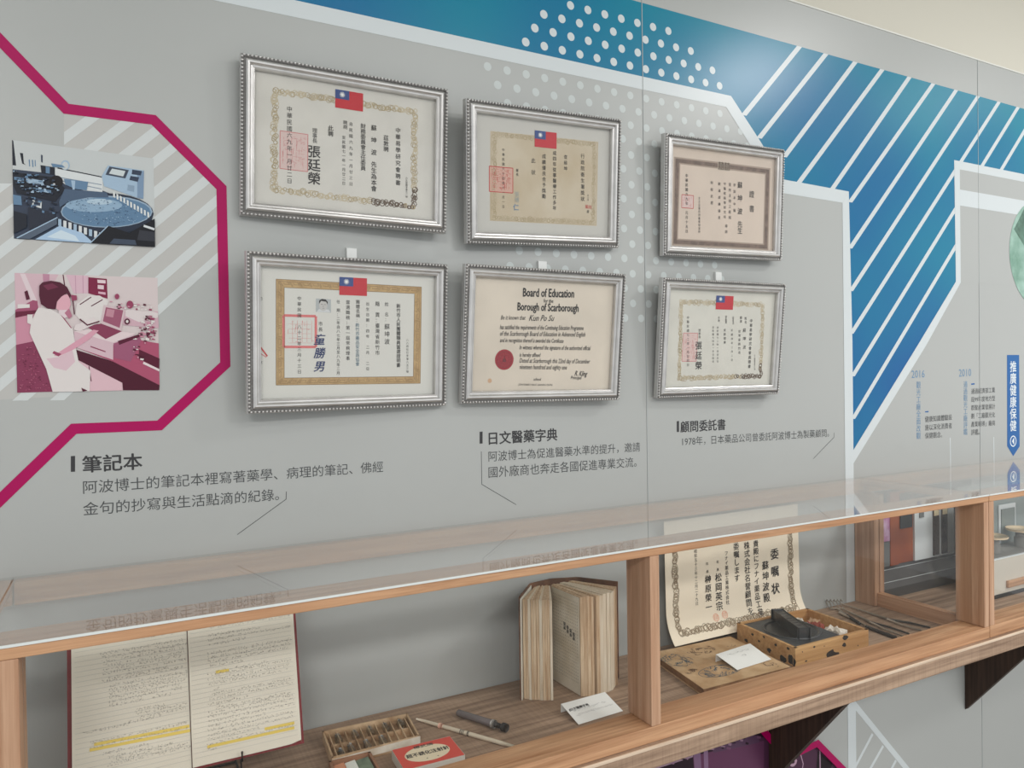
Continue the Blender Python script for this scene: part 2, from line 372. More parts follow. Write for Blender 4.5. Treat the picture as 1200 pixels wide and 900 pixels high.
A = [u(75, 128), u(180, 141), u(259, 221), u(261, 302), u(75, 469)]           # clip in convex pieces
B = [u(75, 215), u(75, 469), u(-30, 470), u(-30, 215)]
for poly_ in (A, B):
    for k in range(0, 13):
        base = s0[1]+k*dv; xa, xb = -1.0, 1.2
        q = [(xa, base+(xa-s0[0])*sk-sw/2), (xb, base+(xb-s0[0])*sk-sw/2), (xb, base+(xb-s0[0])*sk+sw/2), (xa, base+(xa-s0[0])*sk+sw/2)]
        P = poly_; ar = sum(P[i][0]*P[(i+1) % len(P)][1]-P[(i+1) % len(P)][0]*P[i][1] for i in range(len(P)))
        if ar < 0: P = list(reversed(P))
        for i in range(len(P)):
            if len(q) >= 3: q = clip(q, P[i], P[(i+1) % len(P)])
        if len(q) >= 3: p.pp(q, STRIPE, 2)
p.build('printed_stripes', wall)
p = Print(WP); p.spx(mg, .0158, MAG, 4); p.build('magenta_line', wall)
# ---------- printed photographs on the wall
def pm(c): return mat('photo_ink_%d_%d_%d' % c, tuple(max(0, v-6) for v in c), .4, spec=.3)
def photo(name, tf, items, parent, rnd=()):
    WP.tf = tf; p = Print(WP, 0); lay = 3.0
    for it in items:
        lay += .35
        if it[0] == 'e': p.epx(*it[1], pm(it[2]), lay)
        elif it[0] == 'l': p.spx(it[1], it[3], pm(it[2]), lay)
        else: p.px(it[0], pm(it[1]), lay)
    for (n, poly, cols, smin, smax) in rnd:
        xs = [q[0] for q in poly]; ys = [q[1] for q in poly]; k = 0
        while k < n:
            x, y = random.uniform(min(xs), max(xs)), random.uniform(min(ys), max(ys))
            if not inside((x, y), poly): continue
            k += 1; w, h = random.uniform(smin, smax), random.uniform(smin, smax)*.7
            lay += .004
            p.px([(x, y), (x+w, y+h*.3), (x+w*.8, y+h), (x-w*.1, y+h*.8)], pm(random.choice(cols)), lay)
    WP.tf = None
    return p.build(name, parent)
NV, N2, MB_, LB, WB = (24, 30, 42), (52, 62, 80), (95, 124, 152), (152, 174, 194), (192, 197, 198)
vials = []
for k in range(9):
    x = 350+k*36; y = 640+k*12
    vials.append(([(x, y), (x+22, y+4), (x+22, y+52), (x, y+48)], (198, 202, 204) if k % 3 else LB))
for k in range(11):
    x = 735+k*24; y = 450+k*14
    vials.append(([(x, y), (x+13, y+7), (x+14, y+44), (x+1, y+38)], (204, 208, 208)))
photo('printed_photo', (6, 10, 150), [
    ([(25, 85), (1020, 215), (1030, 838), (38, 778)], (184, 188, 188)),
    ([(28, 290), (300, 320), (660, 440), (1000, 570), (1030, 838), (38, 778)], N2),
    ([(25, 85), (34, 90), (54, 265), (28, 262)], NV),
    ([(80, 175), (102, 178), (108, 248), (124, 262), (96, 250)], NV),
    ([(142, 222), (150, 222), (152, 270), (146, 272)], MB_), ([(164, 224), (172, 224), (176, 275), (168, 275)], MB_), ([(184, 226), (190, 226), (192, 270), (186, 270)], MB_),
    ([(228, 188), (240, 192), (240, 245), (230, 240)], N2),
    ([(330, 285), (665, 348), (660, 455), (560, 450), (400, 400), (330, 340)], (200, 204, 205)),
    ('l', [(345, 282), (668, 348)], NV, .0016), ('l', [(340, 345), (655, 400)], (120, 135, 150), .0012), ('l', [(360, 370), (655, 430)], (120, 135, 150), .0012),
    ([(225, 262), (325, 278), (325, 332), (232, 318)], NV), ([(262, 272), (290, 276), (290, 322), (262, 318)], MB_),
    ('e', (400, 262, 30, 34), LB), ('e', (398, 266, 23, 27), (186, 190, 190)),
    ([(300, 250), (380, 262), (400, 280), (310, 275)], MB_),
    ([(655, 340), (700, 265), (952, 300), (948, 500), (905, 492), (672, 410)], LB),
    ([(905, 330), (952, 300), (948, 500), (905, 492)], (118, 140, 165)),
    ([(710, 272), (846, 297), (822, 356), (682, 330)], (62, 70, 84)), ([(728, 287), (822, 304), (806, 342), (706, 322)], (190, 198, 200)),
    ([(870, 294), (938, 304), (930, 335), (866, 326)], N2), ([(858, 338), (918, 348), (908, 380), (850, 366)], N2), ([(840, 400), (885, 408), (882, 450), (836, 440)], (130, 150, 170)),
    ([(30, 310), (330, 350), (400, 430), (330, 520), (60, 460), (32, 400)], NV),
    ([(120, 350), (240, 372), (250, 400), (130, 385)], LB), ([(40, 345), (110, 352), (110, 372), (40, 366)], MB_), ([(170, 420), (300, 440), (300, 460), (170, 440)], MB_),
    ('e', (335, 380, 48, 45), (20, 16, 22)), ('e', (320, 398, 9, 9), (200, 200, 200)),
    ([(390, 360), (560, 380), (550, 440), (470, 430), (400, 400)], MB_), ([(440, 370), (470, 372), (465, 440), (452, 440)], LB),
    ([(170, 508), (235, 520), (232, 568), (166, 548)], (196, 200, 202)), ([(180, 522), (225, 530), (223, 550), (178, 540)], N2),
    ([(32, 470), (90, 480), (95, 545), (36, 540)], MB_),
    ('e', (690, 605, 330, 145), (38, 46, 62)), ('e', (690, 590, 322, 112), (140, 160, 178)), ('e', (688, 592, 312, 104), (92, 122, 150)),
    ('e', (600, 545, 200, 48), (136, 162, 184)), ('e', (640, 520, 90, 20), (168, 188, 202)),
    ([(395, 430), (690, 455), (705, 490), (560, 490), (420, 520), (360, 560), (356, 520)], (72, 90, 112)),
    ] + vials + [
    ([(38, 585), (130, 610), (130, 700), (38, 745)], NV), ([(140, 560), (330, 600), (330, 640), (150, 720)], (36, 42, 56)),
    ([(190, 785), (360, 690), (520, 740), (600, 812)], (158, 182, 206)), ([(270, 770), (370, 720), (470, 760), (500, 800)], (190, 205, 215)),
    ([(65, 778), (340, 640), (342, 680), (150, 783)], (80, 92, 108)), ('l', [(60, 776), (345, 632)], LB, .0015),
    ([(700, 690), (850, 740), (1028, 640), (1030, 838), (580, 812)], (20, 22, 30)), ([(740, 780), (890, 790), (900, 825), (710, 815)], (62, 72, 88)), ([(920, 720), (1025, 735), (1028, 800), (905, 790)], (50, 52, 60)),
    ('l', [(575, 812), (700, 690)], LB, .0014), ('l', [(950, 690), (1025, 715)], (200, 205, 208), .0035),
    ], wall, [(220, [(400, 520), (560, 490), (760, 500), (980, 600), (900, 660), (700, 690), (500, 660)], [(62, 84, 112), (150, 176, 198), (110, 140, 168)], 5, 10),
              (90, [(32, 300), (300, 340), (380, 460), (200, 480), (40, 440)], [NV, MB_, LB, N2, NV], 8, 26),
              (30, [(100, 470), (340, 520), (330, 600), (110, 560)], [NV, N2, MB_], 10, 30)])
PK, PD, PM_, PW = (184, 130, 148), (80, 18, 44), (140, 62, 90), (206, 200, 198)
photo('printed_photo', (5.625, 10, 310), [
    ([(40, 55), (982, 88), (993, 828), (58, 845)], (198, 186, 186)),
    ([(40, 55), (330, 66), (200, 300), (45, 300)], (196, 168, 176)), ([(225, 62), (270, 64), (270, 130), (230, 125)], (176, 128, 148)), ([(75, 60), (110, 62), (200, 270), (150, 240)], (206, 190, 194)),
    ('l', [(360, 68), (370, 140)], PD, .0014), ([(380, 68), (525, 75), (525, 190), (430, 190)], (200, 168, 180)), ('l', [(440, 72), (445, 195)], (180, 140, 158), .001), ('l', [(490, 72), (492, 190)], (180, 140, 158), .001),
    ([(526, 84), (648, 95), (653, 225), (526, 190)], (118, 30, 64)), ([(585, 100), (640, 104), (640, 125), (588, 122)], (210, 190, 195)), ([(588, 134), (628, 138), (628, 165), (588, 160)], (206, 186, 192)), ([(592, 178), (640, 184), (640, 200), (592, 192)], (200, 160, 175)),
    ([(45, 300), (160, 235), (190, 240), (200, 310), (45, 345)], (150, 78, 105)), ([(45, 312), (200, 300), (200, 318), (45, 352)], (98, 26, 54)),
    ([(46, 352), (190, 322), (165, 512), (52, 532)], (188, 132, 150)), ([(50, 530), (170, 505), (250, 640), (292, 838), (58, 845)], (128, 56, 84)),
    ([(105, 180), (125, 170), (142, 228), (118, 235)], PD), ([(60, 262), (140, 262), (140, 285), (60, 290)], PW),
    ([(450, 262), (525, 205), (600, 205), (660, 240), (640, 300), (605, 392), (480, 372), (440, 330)], PW),
    ('l', [(470, 265), (545, 215)], PD, .0014), ('l', [(545, 275), (620, 232)], PD, .0014),
    ([(650, 300), (985, 310), (990, 420), (760, 400)], (192, 160, 170)), ([(770, 300), (900, 295), (985, 320), (985, 350), (860, 380), (770, 340)], (204, 194, 194)),
    ([(440, 545), (700, 470), (990, 520), (995, 800), (690, 640)], (160, 78, 104)),
    ([(440, 560), (690, 640), (995, 795), (993, 828), (755, 829), (750, 780), (450, 625)], (72, 14, 38)),
    ([(448, 625), (750, 780), (752, 829), (500, 835), (440, 700)], (204, 172, 180)), ('l', [(530, 670), (545, 770)], PD, .0012),
    ([(430, 440), (560, 470), (835, 455), (800, 500), (690, 530), (690, 628), (440, 545)], (196, 170, 178)), ([(430, 440), (600, 420), (840, 455), (690, 515)], (208, 192, 194)),
    ([(692, 520), (860, 470), (875, 500), (805, 640), (695, 615)], (146, 84, 110)), ([(720, 505), (860, 460), (865, 478), (730, 530)], (84, 22, 48)), ('l', [(540, 540), (640, 575)], (130, 50, 80), .0016),
    ([(510, 405), (610, 390), (748, 440), (640, 492)], (126, 56, 82)),
    ([(628, 268), (770, 290), (742, 438), (606, 388)], (196, 176, 180)), ([(642, 282), (756, 302), (732, 418), (622, 374)], (146, 84, 106)), ([(650, 292), (700, 300), (690, 350), (640, 340)], (178, 128, 142)),
    ([(860, 560), (995, 620), (993, 690), (860, 620)], (84, 20, 46)), ([(890, 640), (995, 690), (993, 705), (885, 655)], (210, 196, 198)),
    # the technician
    ([(440, 400), (560, 350), (600, 380), (470, 440), (430, 430)], (206, 196, 196)),
    ([(160, 330), (125, 330), (125, 385), (160, 400)], PW),
    ([(198, 285), (280, 295), (345, 330), (425, 425), (442, 540), (462, 640), (540, 700), (535, 835), (292, 840), (250, 690), (140, 450), (150, 380), (180, 315)], PW),
    ([(250, 620), (330, 610), (420, 560), (440, 640), (380, 700), (300, 680)], (202, 176, 184)), ('l', [(345, 330), (415, 420)], PM_, .0012),
    ([(300, 600), (360, 560), (470, 490), (560, 430), (595, 436), (530, 495), (430, 560), (330, 606)], (200, 148, 164)), ([(290, 585), (330, 606), (350, 590), (300, 570)], PM_),
    ([(320, 250), (345, 205), (398, 195), (412, 262), (398, 296), (340, 310), (314, 290)], (206, 158, 170)),
    ([(335, 300), (400, 300), (400, 340), (370, 355), (330, 320)], (206, 190, 194)), ([(370, 320), (400, 290), (420, 340), (400, 360)], (170, 110, 130)),
    ([(204, 140), (225, 118), (280, 108), (340, 118), (385, 148), (412, 200), (405, 225), (385, 190), (350, 212), (320, 245), (310, 296), (260, 292), (215, 262), (203, 205)], (78, 20, 44)),
    ([(228, 140), (290, 125), (330, 150), (260, 170)], (108, 42, 68)),
    ([(412, 200), (450, 205), (452, 235), (418, 240)], PM_), ('l', [(425, 240), (435, 330)], PD, .0014), ('l', [(470, 360), (520, 400), (600, 375)], PD, .0018),
    ('e', (782, 376, 18, 20), PD), ('e', (782, 376, 9, 10), PW), ('e', (715, 212, 15, 18), PM_), ('e', (800, 265, 22, 26), PM_),
    ([(480, 812), (520, 830), (490, 838)], PD),
    ], wall, [(90, [(60, 545), (160, 530), (240, 680), (270, 830), (70, 835)], [(160, 88, 112), (100, 36, 62), (150, 70, 98)], 6, 14),
              (60, [(870, 330), (955, 340), (958, 500), (850, 480)], [PD, PW, PM_, PK], 8, 30),
              (26, [(660, 240), (955, 250), (955, 300), (700, 290)], [PM_, PW, PK, PD], 8, 22),
              (16, [(820, 480), (900, 500), (880, 620), (800, 620)], [PD, PW, PK], 8, 26)])
# green round photo at the right
d_ = u(1200, 295)[0]-u(1182.5, 295)[0]; h_ = (u(1200, 241)[1]-u(1200, 351)[1])/2; Rr = (d_*d_+h_*h_)/(2*d_); cu, cv = u(1182.5, 295)[0]+Rr, (u(1200, 241)[1]+u(1200, 351)[1])/2
p = Print(WP); p.disc(cu, cv, Rr, mat('green_photo_ink', (150, 180, 168), .36, c2=(98, 136, 118), nscale=14), 8, 40)
p.pp([(cu-Rr*.85, cv+Rr*.4), (cu-Rr*.5, cv+Rr*.82), (cu-Rr*.1, cv+Rr*.9), (cu, cv), (cu-Rr*.25, cv-Rr*.3), (cu-Rr*.5, cv+.1*Rr)], mat('green_photo_dark', (88, 122, 106), .36, c2=(64, 92, 78), nscale=40), 9)
p.pp([(cu-Rr*.5, cv-.7*Rr), (cu-Rr*.2, cv+Rr*.1), (cu+Rr*.3, cv+Rr*.2), (cu+.2*Rr, cv-.9*Rr)], mat('green_photo_mid', (124, 160, 146), .36), 9.5)
p.build('round_photo_print', wall)
# purple photo on the lower wall
photo('printed_photo', (1, 0, 0), [
    ([(690, 780), (1001, 780), (1001, 784), (880, 838), (905, 868), (925, 884), (955, 872), (1000, 920), (1000, 960), (650, 960)], (74, 44, 66)),
    ([(740, 870), (900, 830), (900, 862), (745, 905)], (46, 26, 42)), ([(800, 888), (895, 868), (895, 905), (800, 925)], (96, 56, 84)), ([(760, 900), (812, 886), (814, 910), (760, 920)], (38, 18, 34)),
    ([(812, 872), (820, 870), (822, 905), (814, 907)], (120, 92, 120)), ([(824, 868), (829, 867), (830, 900), (825, 902)], (128, 100, 128)),
    ('l', [(762, 902), (812, 886)], (150, 124, 140), .004), ([(832, 868), (850, 858), (888, 862), (890, 870), (836, 882)], (86, 60, 84)),
    ([(958, 880), (975, 895), (970, 910), (956, 905)], (30, 14, 26)), ('l', [(960.5, 876), (961, 912)], (160, 130, 150), .004), ('l', [(938, 884), (941, 895), (938, 912)], (170, 140, 160), .003),
    ], wall, [(40, [(770, 875), (890, 850), (890, 866), (780, 895)], [(110, 74, 100), (40, 20, 36), (140, 110, 130)], 2, 6)])
p = Print(WP); p.htext('S', (923.5, 897), (930.5, 894), mat('pale_purple_ink', (170, 138, 156), .4), 70, off=.03); p.build('lettering', wall)
p = Print(WP); p.spx([(870, 830), (903, 868), (925, 884), (955, 869.5), (1000, 915)], .017, MAG, 72); p.build('magenta_line', wall)
# ---------- lettering on the wall
p = Print(WP)
def bar(x0, y0, x1, y1): p.px([(x0, y0), (x0, y1), (x1, y1-.3), (x1, y0-.3)], INK, 2)
bar(83, 534.5, 88, 553); p.htext('筆記本', (97, 552.3), (166.5, 548.2), INK, 2, off=.022)
p.htext('阿波博士的筆記本裡寫著藥學、病理的筆記、佛經', (97.5, 577.5), (449, 552), TEXT, 2, off=-.004)
p.htext('金句的抄寫與生活點滴的紀錄。', (97.5, 603), (327, 585), TEXT, 2, off=-.004)
p.spx([(335.6, 576), (335.2, 585), (278, 626.5)], .0011, TEXT, 2)
bar(562, 506, 565.5, 520); p.htext('日文醫藥字典', (573, 520), (653, 514.8), INK, 2, off=.022)
p.htext('阿波博士為促進醫藥水準的提升，邀請', (572.5, 540), (750, 528), TEXT, 2, off=-.004)
p.htext('國外廠商也奔走各國促進專業交流。', (572.5, 559), (746, 546), TEXT, 2, off=-.004)
p.spx([(564, 529), (564.5, 567.5), (605, 591.5)], .0011, TEXT, 2)
bar(793, 493.6, 795.7, 506.4); p.htext('顧問委託書', (797.5, 505.8), (850, 502.5), INK, 2, off=.022)
p.htext('1978年，日本藥品公司曾委託阿波博士為製藥顧問。', (799.5, 521.8), (971.5, 511), TEXT, 2, off=-.004)
p.spx([(977.4, 507), (977.2, 512.5), (953, 537.6)], .0013, TEXT, 2)
p.build('lettering', wall)
p = Print(WP)
p.px([(1180, 416), (1194.2, 416), (1194.8, 523), (1187.3, 534.5), (1180.2, 523)], BLUE2, 3)
p.px([(1084, 482), (1088, 481.6), (1088, 483), (1084, 483.2)], BLUE2, 3); p.px([(1138, 449.4), (1142, 449), (1142, 450.6), (1138, 451)], BLUE2, 3)
p.build('blue_arrow_print', wall)
p = Print(WP); WHT = mat('white_ink', (214, 220, 222), .4)
p.vtext('推廣健康保健', 1187.2, 423, 506, WHT, 4, off=.012, size=1.0)
c_ = u(1187.2, 517); p.ring(c_[0], c_[1], .0175, .0035, WHT, 4, 20); p.pp([(c_[0]-.007, c_[1]), (c_[0]+.005, c_[1]+.012), (c_[0]+.005, c_[1]-.012)], WHT, 4)
p.htext('2016', (1068.2, 443), (1083.5, 442.2), TXTBLUE, 3); p.htext('2010', (1123.6, 441.4), (1138, 440.6), TXTBLUE, 3)
p.vtext('觀光工廠全面改觀', 1076.3, 447, 515, TXTBLUE, 3, size=1.02); p.vtext('通過觀光工廠評鑑', 1131.3, 446.5, 510, TXTBLUE, 3, size=1.02)
for s_, (a, b) in (('健康知識體驗設', ((1084, 494.3), (1115.5, 491.5))), ('施以深化消費者', ((1084, 504), (1115.5, 501.5))), ('保健觀念。', ((1084, 513.6), (1104, 512)))):
    p.htext(s_, a, b, TEXT, 3)
y = 461.3
for s_ in ('通過經濟部工業', '局99年度地方型', '群聚產業發展計', '劃「工廠觀光化', '產業輔導」廠商'):
    p.htext(s_, (1138, y), (1166, y-1.8), TEXT, 3); y += 9.65
p.htext('評鑑。', (1138, y), (1148, y-.8), TEXT, 3)
p.build('lettering', wall)
# ------------------------------------------------------------------ framed certificates
FWD, FHT = 0.3590, 0.2630
SIL = mat('silver_moulding', (196, 194, 192), .34, metal=.75, noise=.06, nscale=30)
GROOVE = mat('dark_groove', (122, 120, 118), .5, metal=.3)  # darker colour for the seat under the beads
prof = [(0, 0), (0, .0125), (.0008, .0135), (.0050, .0135), (.0058, .0120), (.0072, .0132), (.0088, .0172), (.0115, .0195), (.0142, .0192), (.0162, .0165), (.0170, .0142), (.0192, .0138), (.0205, .0150), (.0220, .0140), (.0228, .0100), (.0230, .0050)]
def frame_mesh():
    m = MB(); W2, H2 = FWD/2, FHT/2
    for i in range(len(prof)-1):
        (a, ha), (b, hb) = prof[i], prof[i+1]
        A_ = [(-W2+a, -H2+a, ha), (W2-a, -H2+a, ha), (W2-a, H2-a, ha), (-W2+a, H2-a, ha)]
        B_ = [(-W2+b, -H2+b, hb), (W2-b, -H2+b, hb), (W2-b, H2-b, hb), (-W2+b, H2-b, hb)]
        for k in range(4): m.poly([A_[k], A_[(k+1) % 4], B_[(k+1) % 4], B_[k]], GROOVE if i in (2, 3) else SIL)
    return m.mesh('moulding')
def beads_mesh():
    m = MB(); bm = bmesh.new(); bmesh.ops.create_icosphere(bm, subdivisions=1, radius=1)
    bm.verts.index_update(); bv = [v.co.copy() for v in bm.verts]; bf = [tuple(v.index for v in f.verts) for f in bm.faces]; bm.free()
    W2, H2 = FWD/2-.0026, FHT/2-.0026; pitch = .0062
    def run(ax, n, fixed, L_):
        for k in range(n):
            t = -L_+(k+.5)*2*L_/n
            for sgn in (-1, 1):
                c = Vector((t, sgn*fixed, .0152)) if ax == 0 else Vector((sgn*fixed, t, .0152))
                s_ = Vector((.0024, .0025, .0027)) if ax == 0 else Vector((.0025, .0024, .0027))
                m.faces([(c.x+v.x*s_.x, c.y+v.y*s_.y, c.z+v.z*s_.z) for v in bv], bf, SIL, True)
    run(0, round(2*W2/pitch), H2, W2); run(1, round(2*H2/pitch), W2, H2)
    return m.mesh('beaded_edge')
FM, BEM = frame_mesh(), beads_mesh()
BACKM = mat('backing_board', (90, 84, 76), .8)
m = MB(); m.box(-FWD/2+.004, FWD/2-.004, -FHT/2+.004, FHT/2-.004, .0005, .0045, BACKM); BKM = m.mesh('backing_board')
m = MB(); m.box(-FWD/2+.0222, FWD/2-.0222, -FHT/2+.0222, FHT/2-.0222, .0078, .0095, GL_FRAME); GPM = m.mesh('glass_pane')
m = MB(); m.box(-FWD/2+.0215, FWD/2-.0215, -FHT/2+.0215, FHT/2-.0215, .0046, .0058, OAK); PPM = m.mesh('paper_sheet')
corners = {
 1: [(0.1821, -.026, 2.0358), (.541, -.046, 2.029), (.5367, -.035, 1.7604), (.1775, -.015, 1.7671)],
 2: [(.565, -.062, 2.0088), (.932, -.05, 2.0277), (.9433, -.019, 1.7654), (.5795, -.031, 1.749)],
 3: [(1.0499, -.042, 2.0204), (1.4125, -.046, 2.0278), (1.4213, -.027, 1.7659), (1.0525, -.023, 1.7552)],
 4: [(.1743, -.056, 1.7043), (.5451, -.032, 1.7051), (.5436, -.013, 1.4446), (.1768, -.037, 1.4432)],
 5: [(.5737, -.046, 1.7066), (.9239, -.058, 1.7038), (.923, -.031, 1.4446), (.5755, -.019, 1.4476)],
 6: [(1.0405, -.046, 1.7042), (1.3944, -.058, 1.7052), (1.3934, -.031, 1.4441), (1.0416, -.019, 1.4441)]}
TFS = {1: (3.915, 270, 50), 2: (4.5, 530, 100), 3: (5, 760, 140), 4: (4.185, 275, 280), 5: (4.863, 535, 295), 6: (5.294, 760, 310)}
LBL = {1: 'silver framed certificate with large pink seal, at upper left nearest the magenta outline', 2: 'silver framed tan award sheet with flag and square red seal, middle of top row', 3: 'silver framed certificate with thick brown border, at the right of the top row', 4: 'silver framed certificate with gold fretwork border and small portrait, in the bottom row', 5: 'silver framed English certificate with round dark red seal, in the bottom row', 6: 'silver framed certificate with small flag and pink seal, right of the bottom row'}
PAPC = {1: mat('paper_white', (208, 205, 199), .7, noise=.03, nscale=18), 2: mat('paper_mount', (192, 190, 185), .7), 3: mat('paper_rose', (208, 192, 179), .7, noise=.03, nscale=12),
        4: mat('paper_grey_white', (206, 205, 200), .7), 5: mat('paper_cream', (214, 203, 189), .7, noise=.05, nscale=9), 6: mat('paper_white_b', (206, 204, 196), .7, noise=.03, nscale=18)}
GOLD1 = mat('pale_gold_ink', (188, 174, 146), .6); GOLD2 = mat('olive_gold_ink', (164, 148, 118), .6); BRN = mat('dark_brown_ink', (92, 76, 62), .6)
SEALP = mat('pink_seal_ink', (196, 128, 128), .7); SEALR = mat('red_seal_ink', (186, 70, 68), .7); SEALL = mat('faded_seal_ink', (208, 184, 180), .7)
FRED = mat('flag_red', (186, 40, 52), .6); FBLU = mat('flag_blue', (50, 72, 128), .6); FWHT = mat('flag_white', (225, 228, 232), .6)
def ringborder(p, c, rr, jitter=.25, dark=True, mats=(GOLD1, GOLD2)):
    pts = [p.p.uv(*q) for q in c]; n = 0
    for i in range(4):
        a, b = pts[i], pts[(i+1) % 4]; L_ = math.hypot(b[0]-a[0], b[1]-a[1]); k = int(L_/(rr*.95))
        for j in range(k):
            t = j/k; uu = a[0]+(b[0]-a[0])*t; vv = a[1]+(b[1]-a[1])*t
            isdark = dark and ((i == 2 and t < .32) or (i == 1 and t > .8))
            M_ = BRN if isdark and random.random() < .85 else random.choice(mats)
            for q in range(2):
                p.ring(uu+random.uniform(-1, 1)*rr*.5, vv+random.uniform(-1, 1)*rr*.5, rr*random.uniform(.6, 1.1), rr*(.30 if isdark else .22), M_, 1+random.random()*.8, 7)
def flag(par, P, x0, y0, x1, y1):
    p = Print(P, 0); a, b = P.uv(x0, y0), P.uv(x1, y1); w, h = b[0]-a[0], b[1]-a[1]
    a = (a[0], a[1]); q = lambda s, t: (a[0]+w*s, a[1]+h*t)
    p.pp([q(0, 0), q(0, 1), q(1, 1), q(1, 0)], FRED, 5); p.pp([q(0, 0), q(0, .5), q(.5, .5), q(.5, 0)], FBLU, 6)
    c = q(.25, .25); r = abs(h)*.085
    p.disc(c[0], c[1], r, FWHT, 7, 16)
    for k in range(12):
        t = 2*math.pi*k/12; e = .22; p.pp([(c[0]+r*1.12*math.cos(t-e), c[1]+r*1.12*math.sin(t-e)), (c[0]+r*2.1*math.cos(t), c[1]+r*2.1*math.sin(t)), (c[0]+r*1.12*math.cos(t+e), c[1]+r*1.12*math.sin(t+e))], FWHT, 7)
    p.build('flag', par)
def seal(par, P, x0, y0, x1, y1, M_, thick=.0016, fill=None, n=46, grid=False):
    p = Print(P, 0); a, b = P.uv(x0, y0), P.uv(x1, y1); w, h = b[0]-a[0], b[1]-a[1]
    q = lambda s, t: (a[0]+w*s, a[1]+h*t)
    if fill: p.pp([q(0, 0), q(0, 1), q(1, 1), q(1, 0)], fill, 1.2)
    for e in ([q(0, 0), q(1, 0)], [q(1, 0), q(1, 1)], [q(1, 1), q(0, 1)], [q(0, 1), q(0, 0)]): p.stroke(e, thick, M_, 2)
    if grid:
        for k in range(1, 6):
            p.stroke([q(.12+.15*k, .15), q(.12+.15*k, .85)], .0004, M_, 2)
            p.stroke([q(.15, .12+.15*k), q(.85, .12+.15*k)], .0003, M_, 2)
    for _ in range(n):
        s_, t_ = random.uniform(.08, .86), random.uniform(.08, .84); l = random.uniform(.06, .2)
        if random.random() < .55: p.stroke([q(s_, t_), q(s_+random.uniform(-.02, .02), min(.93, t_+l))], .0005, M_, 2+random.random()*.5)
        else: p.stroke([q(s_, t_), q(min(.93, s_+l*.8), t_+random.uniform(-.02, .02))], .0005, M_, 2+random.random()*.5)
    p.build('seal', par)
FR = {}
for k, c in corners.items():
    c = [Vector(v) for v in c]; ctr = sum(c, Vector())/4
    ex = ((c[1]-c[0])+(c[2]-c[3])).normalized(); ey = ((c[0]-c[3])+(c[1]-c[2])); ey = (ey-ex*ey.dot(ex)).normalized(); n = ex.cross(ey)
    if n.y > 0: n = -n
    # n = ex x ey points to the viewer (-y)
    o0 = ctr-n*.0150
    root = thing('certificate_frame', LBL[k], 'framed certificate', (0, 0, 0))
    R4 = Matrix(((ex.x, ey.x, n.x, o0.x), (ex.y, ey.y, n.y, o0.y), (ex.z, ey.z, n.z, o0.z), (0, 0, 0, 1)))
    # keep the lower back edge just off the wall
    low = max((R4 @ Vector((sx_*FWD/2, sy_*FHT/2, 0))).y for sx_ in (-1, 1) for sy_ in (-1, 1))
    if low > -.0012: R4 = Matrix.Translation((0, -.0012-low, 0)) @ R4; o0 = R4.translation.copy()
    root.matrix_world = R4
    for nm, me in (('moulding', FM), ('beaded_edge', BEM), ('backing_board', BKM), ('glass_pane', GPM)):
        link(nm, me, root)
    pm_ = PPM.copy(); pm_.materials.clear(); pm_.materials.append(PAPC[k]); cert = link('certificate', pm_, root)
    P = Plane(o0+n*.0058, ex, ey); P.tf = TFS[k]
    FR[k] = (root, cert, P, R4)
bpy.context.view_layer.update()
# children of a rotated root: build print meshes in world space, then bring them into the root's space
_build = MB.build
def build2(s, name, parent=None, **kw):
    q = parent
    while q is not None and q.parent is not None: q = q.parent
    if q is not None and q.name.startswith('certificate_frame'):
        inv = q.matrix_world.inverted(); s.v = [tuple(inv @ Vector(v)) for v in s.v]
        return link(name, s.mesh(name), parent, **kw)
    return _build(s, name, parent, **kw)
MB.build = build2
# 1
_, C1, P, _ = FR[1]
p = Print(P); ringborder(p, [(205, 222), (845, 318), (842, 752), (200, 672)], .0052); p.build('ornate_border', C1)
flag(C1, P, 481, 213, 608, 317); seal(C1, P, 228, 404, 354, 592, SEALP, .0014, SEALL, 80)
p = Print(P)
p.vtext('中華民國六九年一月廿二日', 271, 290, 650, SUMI, 4, size=.86); p.vtext('理事長', 387, 392, 462, SUMI, 4); p.vtext('張廷榮', 384, 470, 655, SUMI, 4, off=.016, size=.98)
p.vtext('此聘', 460, 380, 432, SUMI, 4, off=.01); p.vtext('聘期', 527, 357, 398, SUMI, 4); p.vtext('自民國六九年一月廿三日', 553, 360, 662, SUMI, 4, size=.66); p.vtext('至民國七一年一月廿二日', 520, 425, 656, SUMI, 4, size=.82)
p.vtext('財務委員會主任委員', 609, 372, 588, SUMI, 4, off=.008, size=1.05); p.vtext('蘇 坤 波 先生為本會', 658, 378, 684, SUMI, 4, off=.01, size=1.0)
p.vtext('茲敦聘', 714, 425, 502, SUMI, 4, off=.008); p.vtext('中華易學研究會聘書', 769, 388, 658, SUMI, 4, off=.008, size=.84); p.vtext('六九易聘字第七一號', 808, 617, 712, SUMI, 4)
p.build('lettering', C1)
